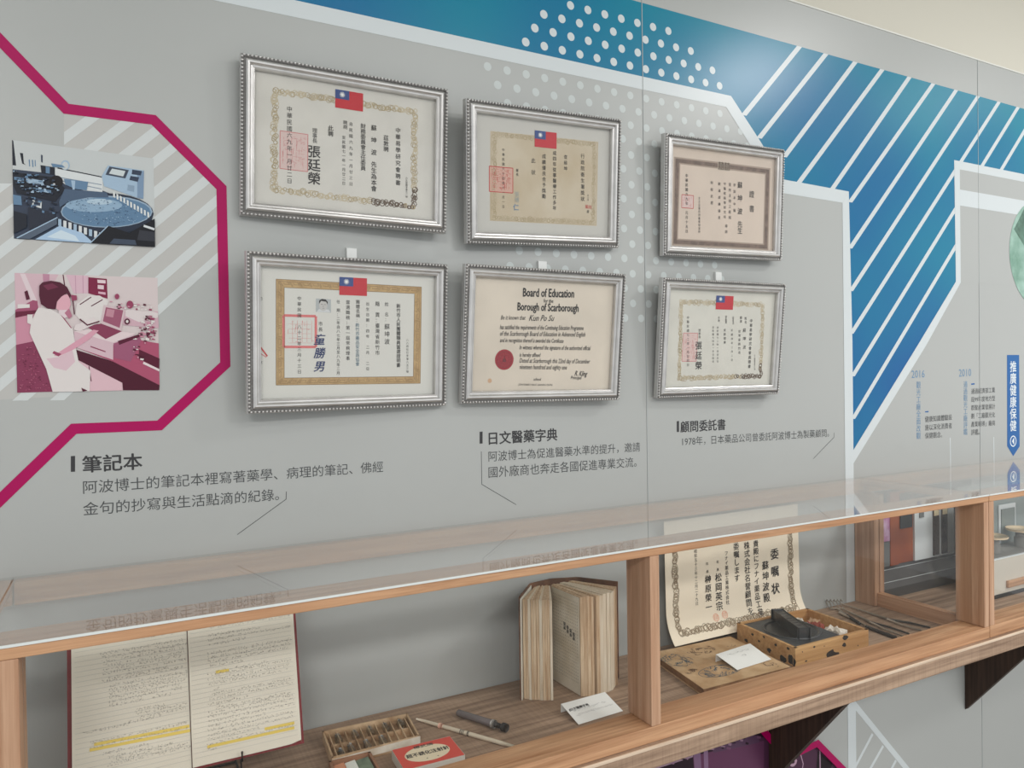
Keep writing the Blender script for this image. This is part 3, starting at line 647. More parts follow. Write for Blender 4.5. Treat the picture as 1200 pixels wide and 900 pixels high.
# 2
_, C2, P, _ = FR[2]
TAN = mat('tan_sheet', (196, 184, 164), .7, c2=(184, 168, 142), nscale=10)
p = Print(P); p.px([(200, 240), (770, 298), (762, 742), (198, 714)], TAN, .6); p.build('tan_sheet', C2)
p = Print(P); ringborder(p, [(222, 258), (748, 312), (742, 722), (222, 698)], .0042, dark=False, mats=(GOLD2, mat('faint_tan_ink', (176, 162, 136), .6)))
for e in ([(206, 246), (765, 303)], [(765, 303), (757, 737)], [(757, 737), (204, 709)], [(204, 709), (206, 246)]): p.spx(e, .0006, GOLD2, 1.4)
p.build('ornate_border', C2)
flag(C2, P, 434, 237, 549, 336); seal(C2, P, 195, 426, 319, 568, SEALR, .0016, mat('seal_wash', (200, 160, 146), .7), 90)
p = Print(P)
p.vtext('行政院衛生署獎狀', 687, 358, 615, SUMI, 4, size=.82, off=.004); p.vtext('查蘇坤', 597, 363, 455, SUMI, 4, size=.8); p.vtext('成四年從事醫療工作多年', 539, 343, 662, SUMI, 4, size=.85, off=.008)
p.vtext('成績優良合予獎勵', 483, 360, 600, SUMI, 4, size=.86, off=.004); p.vtext('此 狀', 427, 382, 475, SUMI, 4, size=.9); p.vtext('署長', 342, 438, 482, SUMI, 4, size=.8)
p.vtext('中華民國六十四年十一月一日', 269, 328, 652, SUMI, 4, size=.68); p.vtext('仁', 336, 625, 662, TXTBLUE, 4, off=.02, size=1.0); p.vtext('張博', 340, 560, 620, mat('faint_blue_ink', (150, 160, 158), .6), 4)
p.vtext('第五號', 715, 575, 610, SUMI, 4, size=.8); p.vtext('章', 715, 655, 678, SUMI, 4, size=.8)
p.htext('藥政', (700, 648), (735, 652), SEALR, 4)
p.build('lettering', C2)
# 3
_, C3, P, _ = FR[3]
BB1 = mat('brown_band_ink', (124, 106, 96), .7, c2=(102, 86, 78), nscale=90); BB2 = mat('brown_band_light', (160, 142, 130), .7)
p = Print(P); o_ = [(150, 218), (714, 286), (702, 766), (138, 736)]; i_ = [(186, 262), (682, 322), (670, 728), (172, 698)]
for a, b in ((0, 1), (1, 2), (2, 3), (3, 0)):
    p.px([o_[a], o_[b], i_[b], i_[a]], BB2, 1)
    f = lambda q, r, t: (q[0]+(r[0]-q[0])*t, q[1]+(r[1]-q[1])*t)
    p.px([f(o_[a], i_[a], .22), f(o_[b], i_[b], .22), f(o_[b], i_[b], .8), f(o_[a], i_[a], .8)], BB1, 2)
for x in (422, 458): p.px([(x-17, 246+(x-405)*.1), (x+17, 250+(x-405)*.1), (x+17, 298+(x-405)*.1), (x-17, 294+(x-405)*.1)], mat('emblem_light', (178, 165, 152), .7), 3)
p.vtext('囍', 424, 248, 296, BRN, 4, off=.02); p.vtext('囍', 459, 252, 300, BRN, 4, off=.02)
p.build('brown_border', C3)
seal(C3, P, 195, 440, 262, 522, SEALR, .0014, SEALL, 26)
p = Print(P)
p.vtext('證 書', 604, 418, 545, SUMI, 4, size=1.0, off=.004); p.vtext('蘇 坤 波 先生', 535, 366, 672, SUMI, 4, size=1.05, off=.012)
p.vtext('參加本中醫', 503, 366, 552, SUMI, 4, size=.55); p.vtext('室所主辦之經絡', 476, 366, 590, SUMI, 4, size=.66); p.vtext('中醫經絡學研究班', 446, 364, 585, SUMI, 4, size=.7); p.vtext('導師', 455, 608, 676, SUMI, 4, size=.6)
p.vtext('期滿成績優良', 414, 358, 595, SUMI, 4, size=.5); p.vtext('特給此證', 370, 352, 508, SUMI, 4, size=.52); p.vtext('中華民國六九年 元月十五日', 223, 316, 668, SUMI, 4, size=.78, off=.006)
p.vtext('文大企業所附醫學研習所', 297, 452, 668, SUMI, 4, size=.85)
p.build('lettering', C3)
# 4
_, C4, P, _ = FR[4]
GB = mat('gold_band_ink', (186, 156, 112), .7, c2=(170, 140, 98), nscale=60); GBD = mat('gold_band_dark', (124, 100, 68), .7)
p = Print(P); o_ = [(203, 197), (916, 236), (910, 708), (203, 717)]; i_ = [(243, 238), (882, 268), (876, 675), (243, 682)]
for a, b in ((0, 1), (1, 2), (2, 3), (3, 0)):
    p.px([o_[a], o_[b], i_[b], i_[a]], GB, 1); N = 14 if a % 2 == 0 else 9
    p.spx([o_[a], o_[b]], .0008, GBD, 2); p.spx([i_[a], i_[b]], .0008, GBD, 2)
    for j in range(N):
        t0, t1 = (j+.12)/N, (j+.88)/N
        def g(t, d): q = f(o_[a], o_[b], t); r = f(i_[a], i_[b], t); return f(q, r, d)
        p.spx([g(t0, .75), g(t0, .25), g(t1, .25), g(t1, .6), g(t0+(t1-t0)*.35, .6), g(t0+(t1-t0)*.35, .42)], .0006, GBD, 2)
        p.spx([g((j)/N, .1), g(j/N, .9)], .0005, GBD, 2)
p.build('gold_fretwork_border', C4)
flag(C4, P, 513, 186, 648, 280); seal(C4, P, 240, 375, 398, 530, mat('rose_seal_ink', (206, 112, 112), .7), .0042, None, 10, True)
p = Print(P)
p.px([(398, 292), (472, 296), (472, 362), (398, 358)], mat('portrait_ground', (170, 174, 176), .6), 2); p.px([(402, 358), (412, 344), (460, 346), (470, 360)], mat('portrait_shirt', (200, 202, 204), .6), 3)
p.epx(434, 326, 20, 27, mat('portrait_skin', (186, 184, 182), .6), 4); p.px([(413, 318), (414, 302), (428, 294), (446, 297), (456, 308), (455, 322), (448, 308), (424, 304)], SUMI, 5)
p.spx([(423, 321), (431, 321)], .0006, SUMI, 6); p.spx([(438, 322), (446, 322)], .0006, SUMI, 6); p.spx([(430, 341), (440, 341)], .0006, mat('portrait_line', (110, 108, 108), .6), 6); p.spx([(434, 324), (433, 333), (437, 334)], .0004, mat('portrait_line', (110, 108, 108), .6), 6)
p.build('portrait_photo', C4)
p = Print(P); NAVY = mat('navy_ink', (34, 50, 96), .6); TEAL = mat('teal_ink', (70, 104, 124), .6)
p.vtext('新竹市人民團體職員當選證明書', 803, 318, 630, SUMI, 4, off=.010, size=1.0); p.vtext('八八府社行字第八五三號', 847, 488, 658, SUMI, 4, size=.8)
p.vtext('姓 名：', 745, 308, 408, SUMI, 4, size=.85); p.vtext('蘇坤波', 747, 412, 522, SUMI, 4, size=.8); p.vtext('籍 貫：臺灣省新竹市', 700, 305, 572, SUMI, 4, size=.92)
p.vtext('出生日期：四年 二月 二日', 652, 305, 650, SUMI, 4, size=.68); p.vtext('團體名稱：', 604, 298, 410, SUMI, 4, size=.95); p.vtext('新竹市藥品安全商協會', 602, 412, 624, TEAL, 4, size=1.0)
p.vtext('當選職務：第一屆常務理事', 555, 298, 598, SUMI, 4, size=.86); p.vtext('任 期：二年自八七年三月至八九年二月', 508, 298, 668, SUMI, 4, size=.9)
p.vtext('市長', 421, 402, 458, SUMI, 4, size=.8); p.vtext('童勝男', 414, 462, 658, NAVY, 4, off=.022, size=.86, shear=.2); p.vtext('中華民國 八十二年三月十三日', 317, 278, 665, SUMI, 4, size=.76)
p.vtext('印', 126, 285, 305, SUMI, 4); p.vtext('存', 125, 595, 620, SUMI, 4); p.spx([(122, 525), (160, 575)], .0024, SEALR, 4); p.spx([(124, 560), (155, 580)], .0014, SEALP, 4)
p.build('lettering', C4)
# 5
_, C5, P, _ = FR[5]
p = Print(P)
p.htext('Board of Education', (378, 254), (668, 261), SUMI, 4, off=.035, hs=1.55); p.htext('for the', (496, 289), (550, 291), SUMI, 4, off=.02, hs=1.35)
p.htext('Borough of Scarborough', (347, 333), (694, 342), SUMI, 4, off=.035, hs=1.55)
def ht(s_, x0, x1, y, hs=1.5, off=.004, sl=.012, sh=.25): p.htext(s_, (x0, y), (x1, y+(x1-x0)*sl), SUMI, 4, off=off, hs=hs, shear=sh)
ht('Be it known that', 252, 392, 386); ht('Kun Po Su', 412, 556, 393, 1.25, .01, sh=.4)
ht('has satisfied the requirements of the Continuing Education Programme', 247, 723, 441, 1.9, .012); ht('of the Scarborough Board of Education in Advanced English', 247, 733, 478, 1.6, .01)
ht('and in recognition thereof is awarded this Certificate', 247, 609, 515, 1.75, .012); ht('In witness whereof the signature of the authorized official', 358, 763, 556, 1.75, .012)
ht('is hereby affixed', 358, 478, 598, 1.6, .01); ht('Dated at Scarborough this 22nd day of December', 358, 760, 632, 1.6, .01); ht('nineteen hundred and eighty one', 358, 628, 668, 1.6, .01)
ht('school', 438, 481, 734, 1.3, .01); ht('JOHN ROBARTS ADULT LEARNING CENTRE', 352, 546, 762, 1.4, .0, sh=0); ht('R. Kling', 672, 745, 705, 1.5, .02, .05, .5); ht('Principal', 650, 712, 726, 1.3, .01)
p.build('lettering', C5)
p = Print(P); c = P.uv(272, 615); r = abs(P.uv(324, 615)[0]-c[0]); DR = mat('wax_red', (150, 34, 46), .5); DR2 = mat('wax_dark', (104, 22, 34), .5)
p.pp([(c[0]+r*(1+.03*(k % 2))*math.cos(2*math.pi*k/56), c[1]+r*(1+.03*(k % 2))*math.sin(2*math.pi*k/56)) for k in range(56)], DR, 3)
p.ring(c[0], c[1], r*.82, r*.05, DR2, 4, 24); p.ring(c[0], c[1], r*.5, r*.05, DR2, 4, 20)
for k in range(16):
    t = 2*math.pi*k/16; p.disc(c[0]+r*.66*math.cos(t), c[1]+r*.66*math.sin(t), r*.05, DR2, 4, 6)
p.disc(c[0], c[1]+r*.28, r*.1, DR2, 4, 8); p.pp([(c[0]-r*.25, c[1]-r*.25), (c[0]+r*.25, c[1]-r*.25), (c[0]+r*.12, c[1]+r*.15), (c[0]-r*.12, c[1]+r*.15)], DR2, 4)
p.build('round_seal', C5)
p = Print(P); ST = mat('brown_stain', (196, 160, 130), .7)
p.epx(189, 735, 12, 13, ST, 2, 12); p.build('stain', C5)
# 6
_, C6, P, _ = FR[6]
p = Print(P); ringborder(p, [(203, 232), (708, 250), (694, 690), (188, 706)], .0052); p.build('ornate_border', C6)
flag(C6, P, 420, 192, 522, 281); seal(C6, P, 216, 425, 296, 600, SEALP, .0014, SEALL, 60)
p = Print(P)
p.vtext('中華民國七二年一月廿四日', 244, 316, 636, SUMI, 4, size=.74); p.vtext('理事長', 316, 398, 460, SUMI, 4, size=.9); p.vtext('張廷榮', 310, 472, 658, SUMI, 4, off=.016, size=.85)
p.vtext('中華易學研究會會員證書', 637, 335, 646, SUMI, 4, size=.82, off=.004, x1=624); p.vtext('姓名', 602, 322, 370, SUMI, 4, size=.8); p.vtext('蘇 坤 波', 594, 395, 525, SUMI, 4, size=1.0)
p.vtext('籍貫', 573, 318, 365, SUMI, 4, size=.8); p.vtext('台灣省新竹市', 563, 400, 560, SUMI, 4, size=.75); p.vtext('出生年月', 525, 322, 372, SUMI, 4, size=1.2); p.vtext('民國四年二月二日', 517, 395, 605, SUMI, 4, size=.6)
p.vtext('現任職務', 480, 318, 366, SUMI, 4, size=1.2); p.vtext('常務理事', 472, 395, 496, SUMI, 4, size=.75); p.vtext('任期', 436, 320, 358, SUMI, 4, size=.8); p.vtext('自民國七二年一月廿五日', 428, 380, 612, SUMI, 4, size=.7); p.vtext('至民國七四年一月廿四日', 400, 380, 612, SUMI, 4, size=.7)
p.vtext('七二易證字第九六號', 658, 558, 655, SUMI, 4)
p.build('lettering', C6)
# white adhesive hooks peeping over the lower frames
HOOKM = mat('hook_plastic', (214, 215, 213), .4)
for (x0, x1, y0, y1, lb) in ((405.5, 419.5, 290.5, 303, 'white plastic wall hook above the frame with the gold fretwork border'), (630.6, 642, 305.7, 316, 'white plastic wall hook above the English certificate'), (838.5, 846.8, 318.5, 328, 'white plastic wall hook above the lower right frame with the pink seal')):
    a, b = at(x0, y1, -.006), at(x1, y0, -.006); t = thing('wall_hook', lb, 'hook', (a.x, 0, b.z))
    m = MB(); m.prism([Vector((a.x+.002, 0, b.z)), Vector((b.x-.002, 0, b.z)), Vector((b.x-.002, -.005, b.z-.0015)), Vector((a.x+.002, -.005, b.z-.0015))], b.z-.045, HOOKM); m.build('back_plate', t)
    m = MB(); c = (a.x+b.x)/2; m.tube([(c, -.004, b.z-.03), (c, -.009, b.z-.034), (c, -.013, b.z-.032), (c, -.014, b.z-.024)], .0028, HOOKM, 8); m.build('hook_tip', t)
# ------------------------------------------------------------------ shelf and display cases
ZS, ZG, YF = .889, 1.2145, -.334
t = thing('wall_shelf', 'weathered grey brown wooden shelf board running the length of the wall under the display cases', 'shelf', (1.0, 0, ZS))
m = MB(); m.bbox(-2.3, 4.6, -.343, -.0015, .851, ZS, BARN, .0025); m.build('shelf_board', t); m = MB(); m.bbox(-2.3, 4.6, -.3440, -.3405, .8835, ZS+.0004, wood('pale_highlight_strip', (214, 196, 176), (172, 148, 126), 0, .5), .0012); m.build('highlight_strip', t)  # pale strip paints the lamp highlight along the shelf's top front edge
for i, X in enumerate((1.383, 2.188)):
    b = thing('shelf_bracket', ('dark brown triangular wooden bracket below the shelf beside the pale upright line', 'dark brown triangular wooden bracket below the shelf farthest to the right')[i], 'bracket', (X, 0, .851), None)
    m = MB(); pts = [(-.002, .8505), (-.002, .49), (-.282, .8505)]
    m.faces([(X, y, z) for y, z in pts]+[(X+.018, y, z) for y, z in pts], [(0, 1, 2), (5, 4, 3), (0, 3, 4, 1), (1, 4, 5, 2), (2, 5, 3, 0)], DARKW); m.build('plate', b)
def case(x0, x1, label, full=True, wide=False, bare=False):
    t = thing('display_case', label, 'display case', ((x0+x1)/2, -.15, ZS)); T = .019; D_ = .066; zt = ZG-.0035
    def mem(nm, a, b, c, d, e, f_, M_): m = MB(); m.bbox(a, b, c, d, e, f_, M_, .0012); m.build(nm, t)
    mem('top_rail', x0, x1, YF, YF+D_, zt-.0135, zt, OAK)
    mem('back_rail', x0+.0002, x1-.0002, -.022, -.0015, zt-.034, zt, OAK)
    mem('bottom_rail', x0, x1, YF, YF+D_-.006, ZS, ZS+.026, OAK)
    xm = .773 if x0 < .5 and full else (x0+x1)/2
    for a in (x0, xm-.0100, x1-T):
        mem('post', a+.0004, (a+.0378 if wide and a == x0 else a+T)+(.0008 if a == xm-.01 else -.0004)*(0 if wide and a == x0 else 1), YF+.0003, YF+D_-.0005, ZS+.0262, zt-.0137, OAKZ)
    for a in ((x0, x1-T) if not (wide or bare) else (x1-T,) if wide else (x0,)):
        mem('back_post', a+.0006, a+T-.0006, -.06, -.0015, ZS, zt-.035, OAKZ)
        xs_ = a+(.009 if a != x0 else 0)
        mem('side_rail', xs_+.0004, xs_+.0096, YF+D_-.0002, -.0604, ZS, ZS+.034, OAKY)
        mem('side_rail', a+.0005, a+T-.0005, YF+D_+.0003, -.0225, zt-.0135, zt, OAKY)
    m = MB(); m.box(x0+.0003, x1-.0003, YF-.001, -.0014, zt+.0001, ZG, GL_TOP); m.build('top_glass', t)
    m = MB(); m.box(x0+.0003, x1-.0003, YF-.0016, YF-.0011, zt+.0002, ZG-.0001, mat('polished_glass_edge', (196, 200, 198), .3)); m.build('glass_edge', t)
    for a, b in ((x0+(.0385 if wide else T), xm-.01), (xm+.01, x1-T)):
        m = MB(); m.box(a, b, YF+.028, YF+.031, ZS+.0255, zt-.0132, GL_CLEAR); m.build('front_glass', t)
    m = MB(); m.box(x1-T*.4, x1-T*.4+.002, YF+D_, -.06, ZS+.034, zt-.0137, GL_CLEAR); m.build('side_glass', t)
    return t
case(-.143, 1.723, 'long glazed oak display case on the shelf holding the notebook, old book and ink box', True, True)
case(1.7245, 3.58, 'glazed oak display case at the far right holding the scale models')
lc = case(-1.98, -.1445, 'empty glazed oak display case at the left edge of the picture', False, False, True)
m = MB(); m.bbox(-.1635, -.1450, YF+.0665, -.0225, ZG-.017, ZG-.0035, OAKY, .0012); m.build('side_rail', lc)
# ------------------------------------------------------------------ notebook on its stand
t = thing('open_notebook', 'open ruled notebook with handwriting and yellow highlighting, leaning behind the left front glass', 'notebook', (.08, -.12, ZS+.01))
nb0 = Vector((-.072, -.125, .930)); nup = Vector((0, .055, .221)).normalized(); NH = .2255; NW = .312; sp = .1535
NP = Plane(nb0, (1, 0, 0), nup); nn = NP.n
REDC = mat('red_cover', (112, 26, 30), .5); PAGE = mat('notebook_page', (212, 205, 190), .75, noise=.02, nscale=12); PEDGE = mat('page_edges', (196, 176, 152), .8)
m = MB()
def slab(m, u0, u1, v0, v1, h0, h1, M_, P=NP):
    c = [P.pt(a, b, h) for h in (h0, h1) for b in (v0, v1) for a in (u0, u1)]
    m.faces(c, [(0, 2, 3, 1), (4, 5, 7, 6), (0, 1, 5, 4), (2, 6, 7, 3), (0, 4, 6, 2), (1, 3, 7, 5)], M_)
slab(m, -.0035, NW+.0035, -.004, NH+.003, -.006, -.003, REDC); m.build('cover', t)
def page_block(u0, u1, flip):
    m = MB(); N = 10; top = []
    r = .006
    for i in range(N+1):
        s_ = i/N; uu = u0+(u1-u0)*s_; hh = .005*math.sin(math.pi*min(1, s_*1.3)) if not flip else .005*math.sin(math.pi*min(1, (1-s_)*1.3))
        top.append((uu, .0005+max(0.0005, hh*.35)))
    for i in range(N):
        (a, ha), (b, hb) = top[i], top[i+1]
        va = r if (i == 0 and not flip) or (i == N-1 and flip) else 0
        v0a = (r*.5 if (i == 0 and not flip) else 0); v0b = (r*.5 if (i == N-1 and flip) else 0)
        m.poly([NP.pt(a, v0a, ha), NP.pt(b, v0b, hb), NP.pt(b, NH, hb), NP.pt(a, NH, ha)], PAGE, True)
        m.poly([NP.pt(a, v0a, -.003), NP.pt(b, v0b, -.003), NP.pt(b, v0b, hb), NP.pt(a, v0a, ha)], PEDGE)
        m.poly([NP.pt(a, NH, -.003), NP.pt(a, NH, ha), NP.pt(b, NH, hb), NP.pt(b, NH, -.003)], PEDGE)
    for (a, ha) in (top[0], top[-1]): m.poly([NP.pt(a, 0, -.003), NP.pt(a, NH, -.003), NP.pt(a, NH, ha), NP.pt(a, 0, ha)], PEDGE)
    return m.build('page_block', t)
pl_, pr_ = page_block(.002, sp-.0006, False), page_block(sp+.0006, NW-.001, True)
RULE = mat('rule_ink', (178, 176, 168), .8); PENC = mat('pencil_writing', (118, 112, 106), .8); HIG = mat('yellow_highlighter', (212, 186, 92), .7); GUT = mat('gutter_line', (140, 132, 122), .8)
p1, p2 = Print(NP, 18), Print(NP, 18); pitch = .0068
p1.p = p2.p = NP; NP.tf = (4.286, 80, 700)
for P_, a, b in ((p1, .006, sp-.002), (p2, sp+.003, NW-.006)):
    v = .012
    while v < NH-.01: P_.stroke([(a, v), (b, v)], .0004, RULE, 1); v += pitch
p1.stroke([(sp-.0008, .001), (sp-.0008, NH)], .0008, GUT, 2)
for (P_, rows) in ((p1, [(205, 530, 205), (290, 540, 222), (160, 570, 292), (170, 590, 312), (172, 575, 330), (180, 600, 352), (175, 560, 372), (175, 598, 392), (200, 500, 412), (170, 560, 430), (205, 590, 452), (205, 596, 472), (205, 590, 492), (205, 560, 512), (205, 560, 532), (208, 510, 553), (340, 480, 575), (345, 590, 592), (345, 600, 612), (280, 460, 640), (75, 310, 690), (110, 600, 740), (110, 590, 765), (170, 400, 795), (200, 520, 812), (200, 600, 830), (200, 620, 850)]),
                   (p2, [(700, 1110, 162), (700, 960, 200), (700, 1110, 222), (705, 890, 245), (700, 1115, 292), (700, 1115, 312), (700, 1100, 332), (705, 870, 355), (745, 1000, 378), (700, 1115, 400), (700, 1115, 424), (705, 1110, 446), (735, 760, 468), (720, 1110, 495), (705, 1120, 520), (705, 900, 545), (730, 1120, 566), (700, 1122, 588), (700, 1125, 608), (700, 1125, 632), (700, 1000, 655), (700, 1130, 676), (700, 1130, 700), (700, 960, 722), (700, 1130, 745), (700, 740, 772)])):
    for (xa, xb, y) in rows:
        a_ = NP.uv(xa, y); b_ = NP.uv(xb, y-(xb-xa)*.2)
        b_ = (min(b_[0], (sp-.003) if P_ is p1 else NW-.006), b_[1]); P_.scrib(a_[0], b_[0], a_[1], .0036, PENC, 4)
def hl(P_, xa, ya, xb, yb, w=.0042):
    a_, b_ = NP.uv(xa, ya), NP.uv(xb, yb); P_.stroke([a_, (b_[0], a_[1]+(b_[1]-a_[1])*.5)], w, HIG, 2)
hl(p1, 130, 738, 608, 655); hl(p1, 108, 766, 612, 678); hl(p2, 740, 375, 806, 366); hl(p2, 985, 660, 1134, 632); hl(p2, 698, 750, 1134, 658)
NP.tf = None
p1.build('handwriting', pl_); p2.build('handwriting', pr_)
st = thing('book_stand', 'small dark wire stand propping up the open notebook', 'stand', (.1, -.1, ZS))
WIRE = mat('dark_steel_wire', (70, 68, 66), .35, metal=.8); CLIP = mat('bright_clip', (190, 190, 188), .3, metal=.9)
m = MB()
for X in (.0, .15):
    f0 = NP.pt(X-nb0.x, -.0058, .006); b0 = NP.pt(X-nb0.x, .15, -.010)
    m.tube([tuple(f0+Vector((0, 0, .014))), tuple(f0), (X, -.118, .9225), (X, -.124, ZS+.002), (X, -.02, ZS+.002), (X, -.03, ZS+.03), tuple(b0)], .0016, WIRE, 8)
m.tube([(0, -.06, ZS+.002), (.15, -.06, ZS+.002)], .0015, WIRE, 8); m.build('wire_frame', st)
# ------------------------------------------------------------------ old dictionary, standing open
t = thing('old_open_book', 'thick old yellowed book standing open and fanned on the shelf near the middle post', 'book', (.76, -.06, ZS))
PG = wood('aged_page_edge', (212, 192, 164), (158, 124, 92), 2, .85, fine=3.0, c3=(150, 112, 80)); PG2 = wood('aged_page_pale', (214, 205, 188), (184, 166, 142), 2, .85, fine=3.0, c3=(176, 150, 122))
CLO = mat('worn_brown_cover', (120, 84, 60), .8, c2=(82, 56, 42), nscale=30); LIN = mat('cover_lining', (214, 210, 198), .8)
ZB0 = ZS+.0008; HB = .190
def leafprism(pts, z1, M_, name, par, dz=0):
    m = MB(); m.prism([Vector((x, y, z1)) for x, y in pts], ZB0+dz, M_); return m.build(name, par)
m = MB()
cv_ = [(.652, -.088), (.7135, -.020), (.765, -.012), (.818, -.030), (.868, -.098)]
for i in range(len(cv_)-1):
    a, b = Vector(cv_[i]+(0,)), Vector(cv_[i+1]+(0,)); d = (b-a).normalized(); nrm = Vector((-d.y, d.x, 0))*.003
    zz = ZB0+HB+.004
    m.prism([Vector((a.x, a.y, zz)), Vector((b.x, b.y, zz)), Vector((b.x+nrm.x, b.y+nrm.y, zz)), Vector((a.x+nrm.x, a.y+nrm.y, zz))], ZB0, CLO)
m.build('cover', t)
m = MB(); a, b = Vector((.6512, -.0895, 0)), Vector((.7120, -.0225, 0)); d = (b-a).normalized(); nr = Vector((d.y, -d.x, 0))*.0012
zz = ZB0+HB+.001; m.prism([Vector((a.x, a.y, zz)), Vector((b.x, b.y, zz)), Vector((b.x+nr.x, b.y+nr.y, zz)), Vector((a.x+nr.x, a.y+nr.y, zz))], ZB0, LIN); m.build('endpaper', t)
# left block: sections fanned between the gutter line and the fore edge line
def sections(g0, g1, fore, n, col, jit=.0025):
    for i in range(n):
        t0, t1 = i/n, (i+.94)/n
        def fe(s_):
            k = s_*(len(fore)-1); j = min(int(k), len(fore)-2); w = k-j; return (fore[j][0]*(1-w)+fore[j+1][0]*w, fore[j][1]*(1-w)+fore[j+1][1]*w)
        def gu(s_): return (g0[0]+(g1[0]-g0[0])*s_, g0[1]+(g1[1]-g0[1])*s_)
        a, b, c_, d_ = gu(t0), gu(t1), fe(t1), fe(t0); j = random.uniform(0, jit)
        def pull(f_, g_): L_ = math.hypot(f_[0]-g_[0], f_[1]-g_[1]); return (f_[0]-(f_[0]-g_[0])/L_*j, f_[1]-(f_[1]-g_[1])/L_*j)
        leafprism([a, b, pull(c_, b), pull(d_, a)], ZB0+HB-random.uniform(0, .003), col[i % len(col)], 'page_section', t)
sections((.7190, -.0250), (.7500, -.0340), [(.6575, -.0865), (.671, -.100), (.687, -.112), (.703, -.119)], 11, [PG, PG, PG2, PG])
sections((.7520, -.0340), (.7640, -.0300), [(.7575, -.1310), (.770, -.138), (.783, -.1405)], 4, [PG, PG, PG])
sections((.7650, -.0300), (.8100, -.0330), [(.788, -.1405), (.805, -.143), (.826, -.138), (.846, -.124), (.861, -.106)], 9, [PG, PG2, PG2, PG2, PG2, PG2, PG, PG, PG])
BP = Plane((.7513, -.0355, ZB0), (.7569-.7513, -.131+.0355, 0), (0, 0, 1)); p = Print(BP, 2)
BP.n = Vector((-1, -.06, 0)).normalized()
LW_ = .0955
for k in range(15):
    uu = .008+k*.0056
    p.vtext(''.join(random.choice('薬学名之用量服法主治症狀及其他成分効能') for _ in range(26)), uu, HB-.012, .02, mat('faded_print_ink', (112, 108, 102), .8), 1, uvmode=True, size=.55)
p.pp([(.001, .001), (.094, .001), (.094, HB-.003), (.001, HB-.003)], mat('printed_page_paper', (200, 194, 182), .85, c2=(178, 168, 150), nscale=16), .3)
for k in range(4): p.vtext('醫藥', .045+k*.010, .128-k*.004, .112-k*.004, mat('bold_print_ink', (74, 72, 70), .8), 2, uvmode=True, off=.02, size=1.0)
p.build('printed_page', t)
# ------------------------------------------------------------------ small cards
CARD = mat('white_card', (222, 222, 219), .6)
def card(name, px, z, thick, label, z0=None, title=None):
    c = [atz(x, y, z_) for (x, y), z_ in zip(px, z)]
    t = thing(name, label, 'label card', tuple(sum(c, Vector())/4)); m = MB()
    n = (c[1]-c[0]).cross(c[3]-c[0]).normalized(); n = n if n.z > 0 else -n
    lo = [v-n*.0006 for v in c]; m.faces(c+lo, [(0, 1, 2, 3), (7, 6, 5, 4), (0, 4, 5, 1), (1, 5, 6, 2), (2, 6, 7, 3), (3, 7, 4, 0)], CARD)
    # folded-back leg under the rear edge
    bk = [c[0], c[1], Vector((c[1].x, c[1].y+.001, z0)), Vector((c[0].x, c[0].y+.001, z0))]
    m.faces(bk+[v+Vector((0, .0006, 0)) for v in bk], [(0, 1, 2, 3), (7, 6, 5, 4), (0, 4, 7, 3), (1, 2, 6, 5)], CARD)
    m.build('folded_card', t); return t, Plane(c[3], c[2]-c[3], c[0]-c[3]), c
t, P, c = card('caption_card', [(657.5, 825), (709, 811), (730, 833), (678, 849)], [ZS+.016, ZS+.016, ZS+.0016, ZS+.0016], .0006, 'white folded caption card on the shelf in front of the old open book', ZS+.0002)
P.tf = (4, 600, 675); p = Print(P); p.px([(266, 626), (270, 625), (276, 634), (272, 636)], INK, 2); p.htext('日文醫藥字典', (278, 632), (362, 606), INK, 3, off=.03)
W_ = (c[2]-c[3]).length
for k in range(2): p.scrib(W_*.12, W_*.9, .030-.011*k, .004, TEXT, 2, w=.0004)
p.build('lettering', t)
# flat old book, caption card on it
t = thing('flat_old_book', 'flat tattered tan book with stamped blue motifs lying on the shelf beside the middle post', 'book', (1.07, -.16, ZS))
zt_ = .905; c = [atz(x, y, zt_) for x, y in ((776, 759), (868, 745), (921.7, 781), (808, 806))]
c[0] = Vector((.985, -.056, zt_)); c[1] = Vector((1.198, -.066, zt_)); c[2] = Vector((1.178, -.252, zt_)); c[3] = Vector((.955, -.246, zt_))
TANB = mat('tattered_tan_cover', (190, 160, 124), .8, c2=(164, 130, 92), nscale=22); TANE = mat('brown_page_edges', (150, 112, 74), .85, c2=(112, 78, 50), nscale=40)
def inset(c, k):
    ctr = sum(c, Vector())/len(c); return [v+(ctr-v).normalized()*k for v in c]
m = MB(); m.prism([Vector((v.x, v.y, zt_-.0012)) for v in inset(c, .003)], ZS+.0018, TANE); m.build('page_block', t)
m = MB(); m.prism(c, zt_-.0012, TANB); m.prism([Vector((v.x, v.y, ZS+.0017)) for v in c], ZS+.0002, TANB); cov = m.build('cover', t)
P = Plane(c[3]+Vector((0, 0, .0)), c[2]-c[3], c[0]-c[3]); P.n = Vector((0, 0, 1)); p = Print(P, 1); BW, BH = .22, .185
BST = mat('blue_stamp_ink', (74, 88, 96), .8); BRS = mat('brown_stamp_ink', (92, 68, 50), .8)
def motif(cx, cy, rx, ry, M_, n):
    for _ in range(n):
        r = random.uniform(.2, 1)**.6; t_ = random.uniform(0, 6.28); a = (cx+rx*r*math.cos(t_), cy+ry*r*math.sin(t_)); an = t_+1.57+random.uniform(-.5, .5); l = random.uniform(.004, .012)
        p.stroke([a, (a[0]+math.cos(an)*l*.5, a[1]+math.sin(an)*l*.5), (a[0]+math.cos(an+.6)*l, a[1]+math.sin(an+.6)*l)], .0013, M_, 1+random.random())
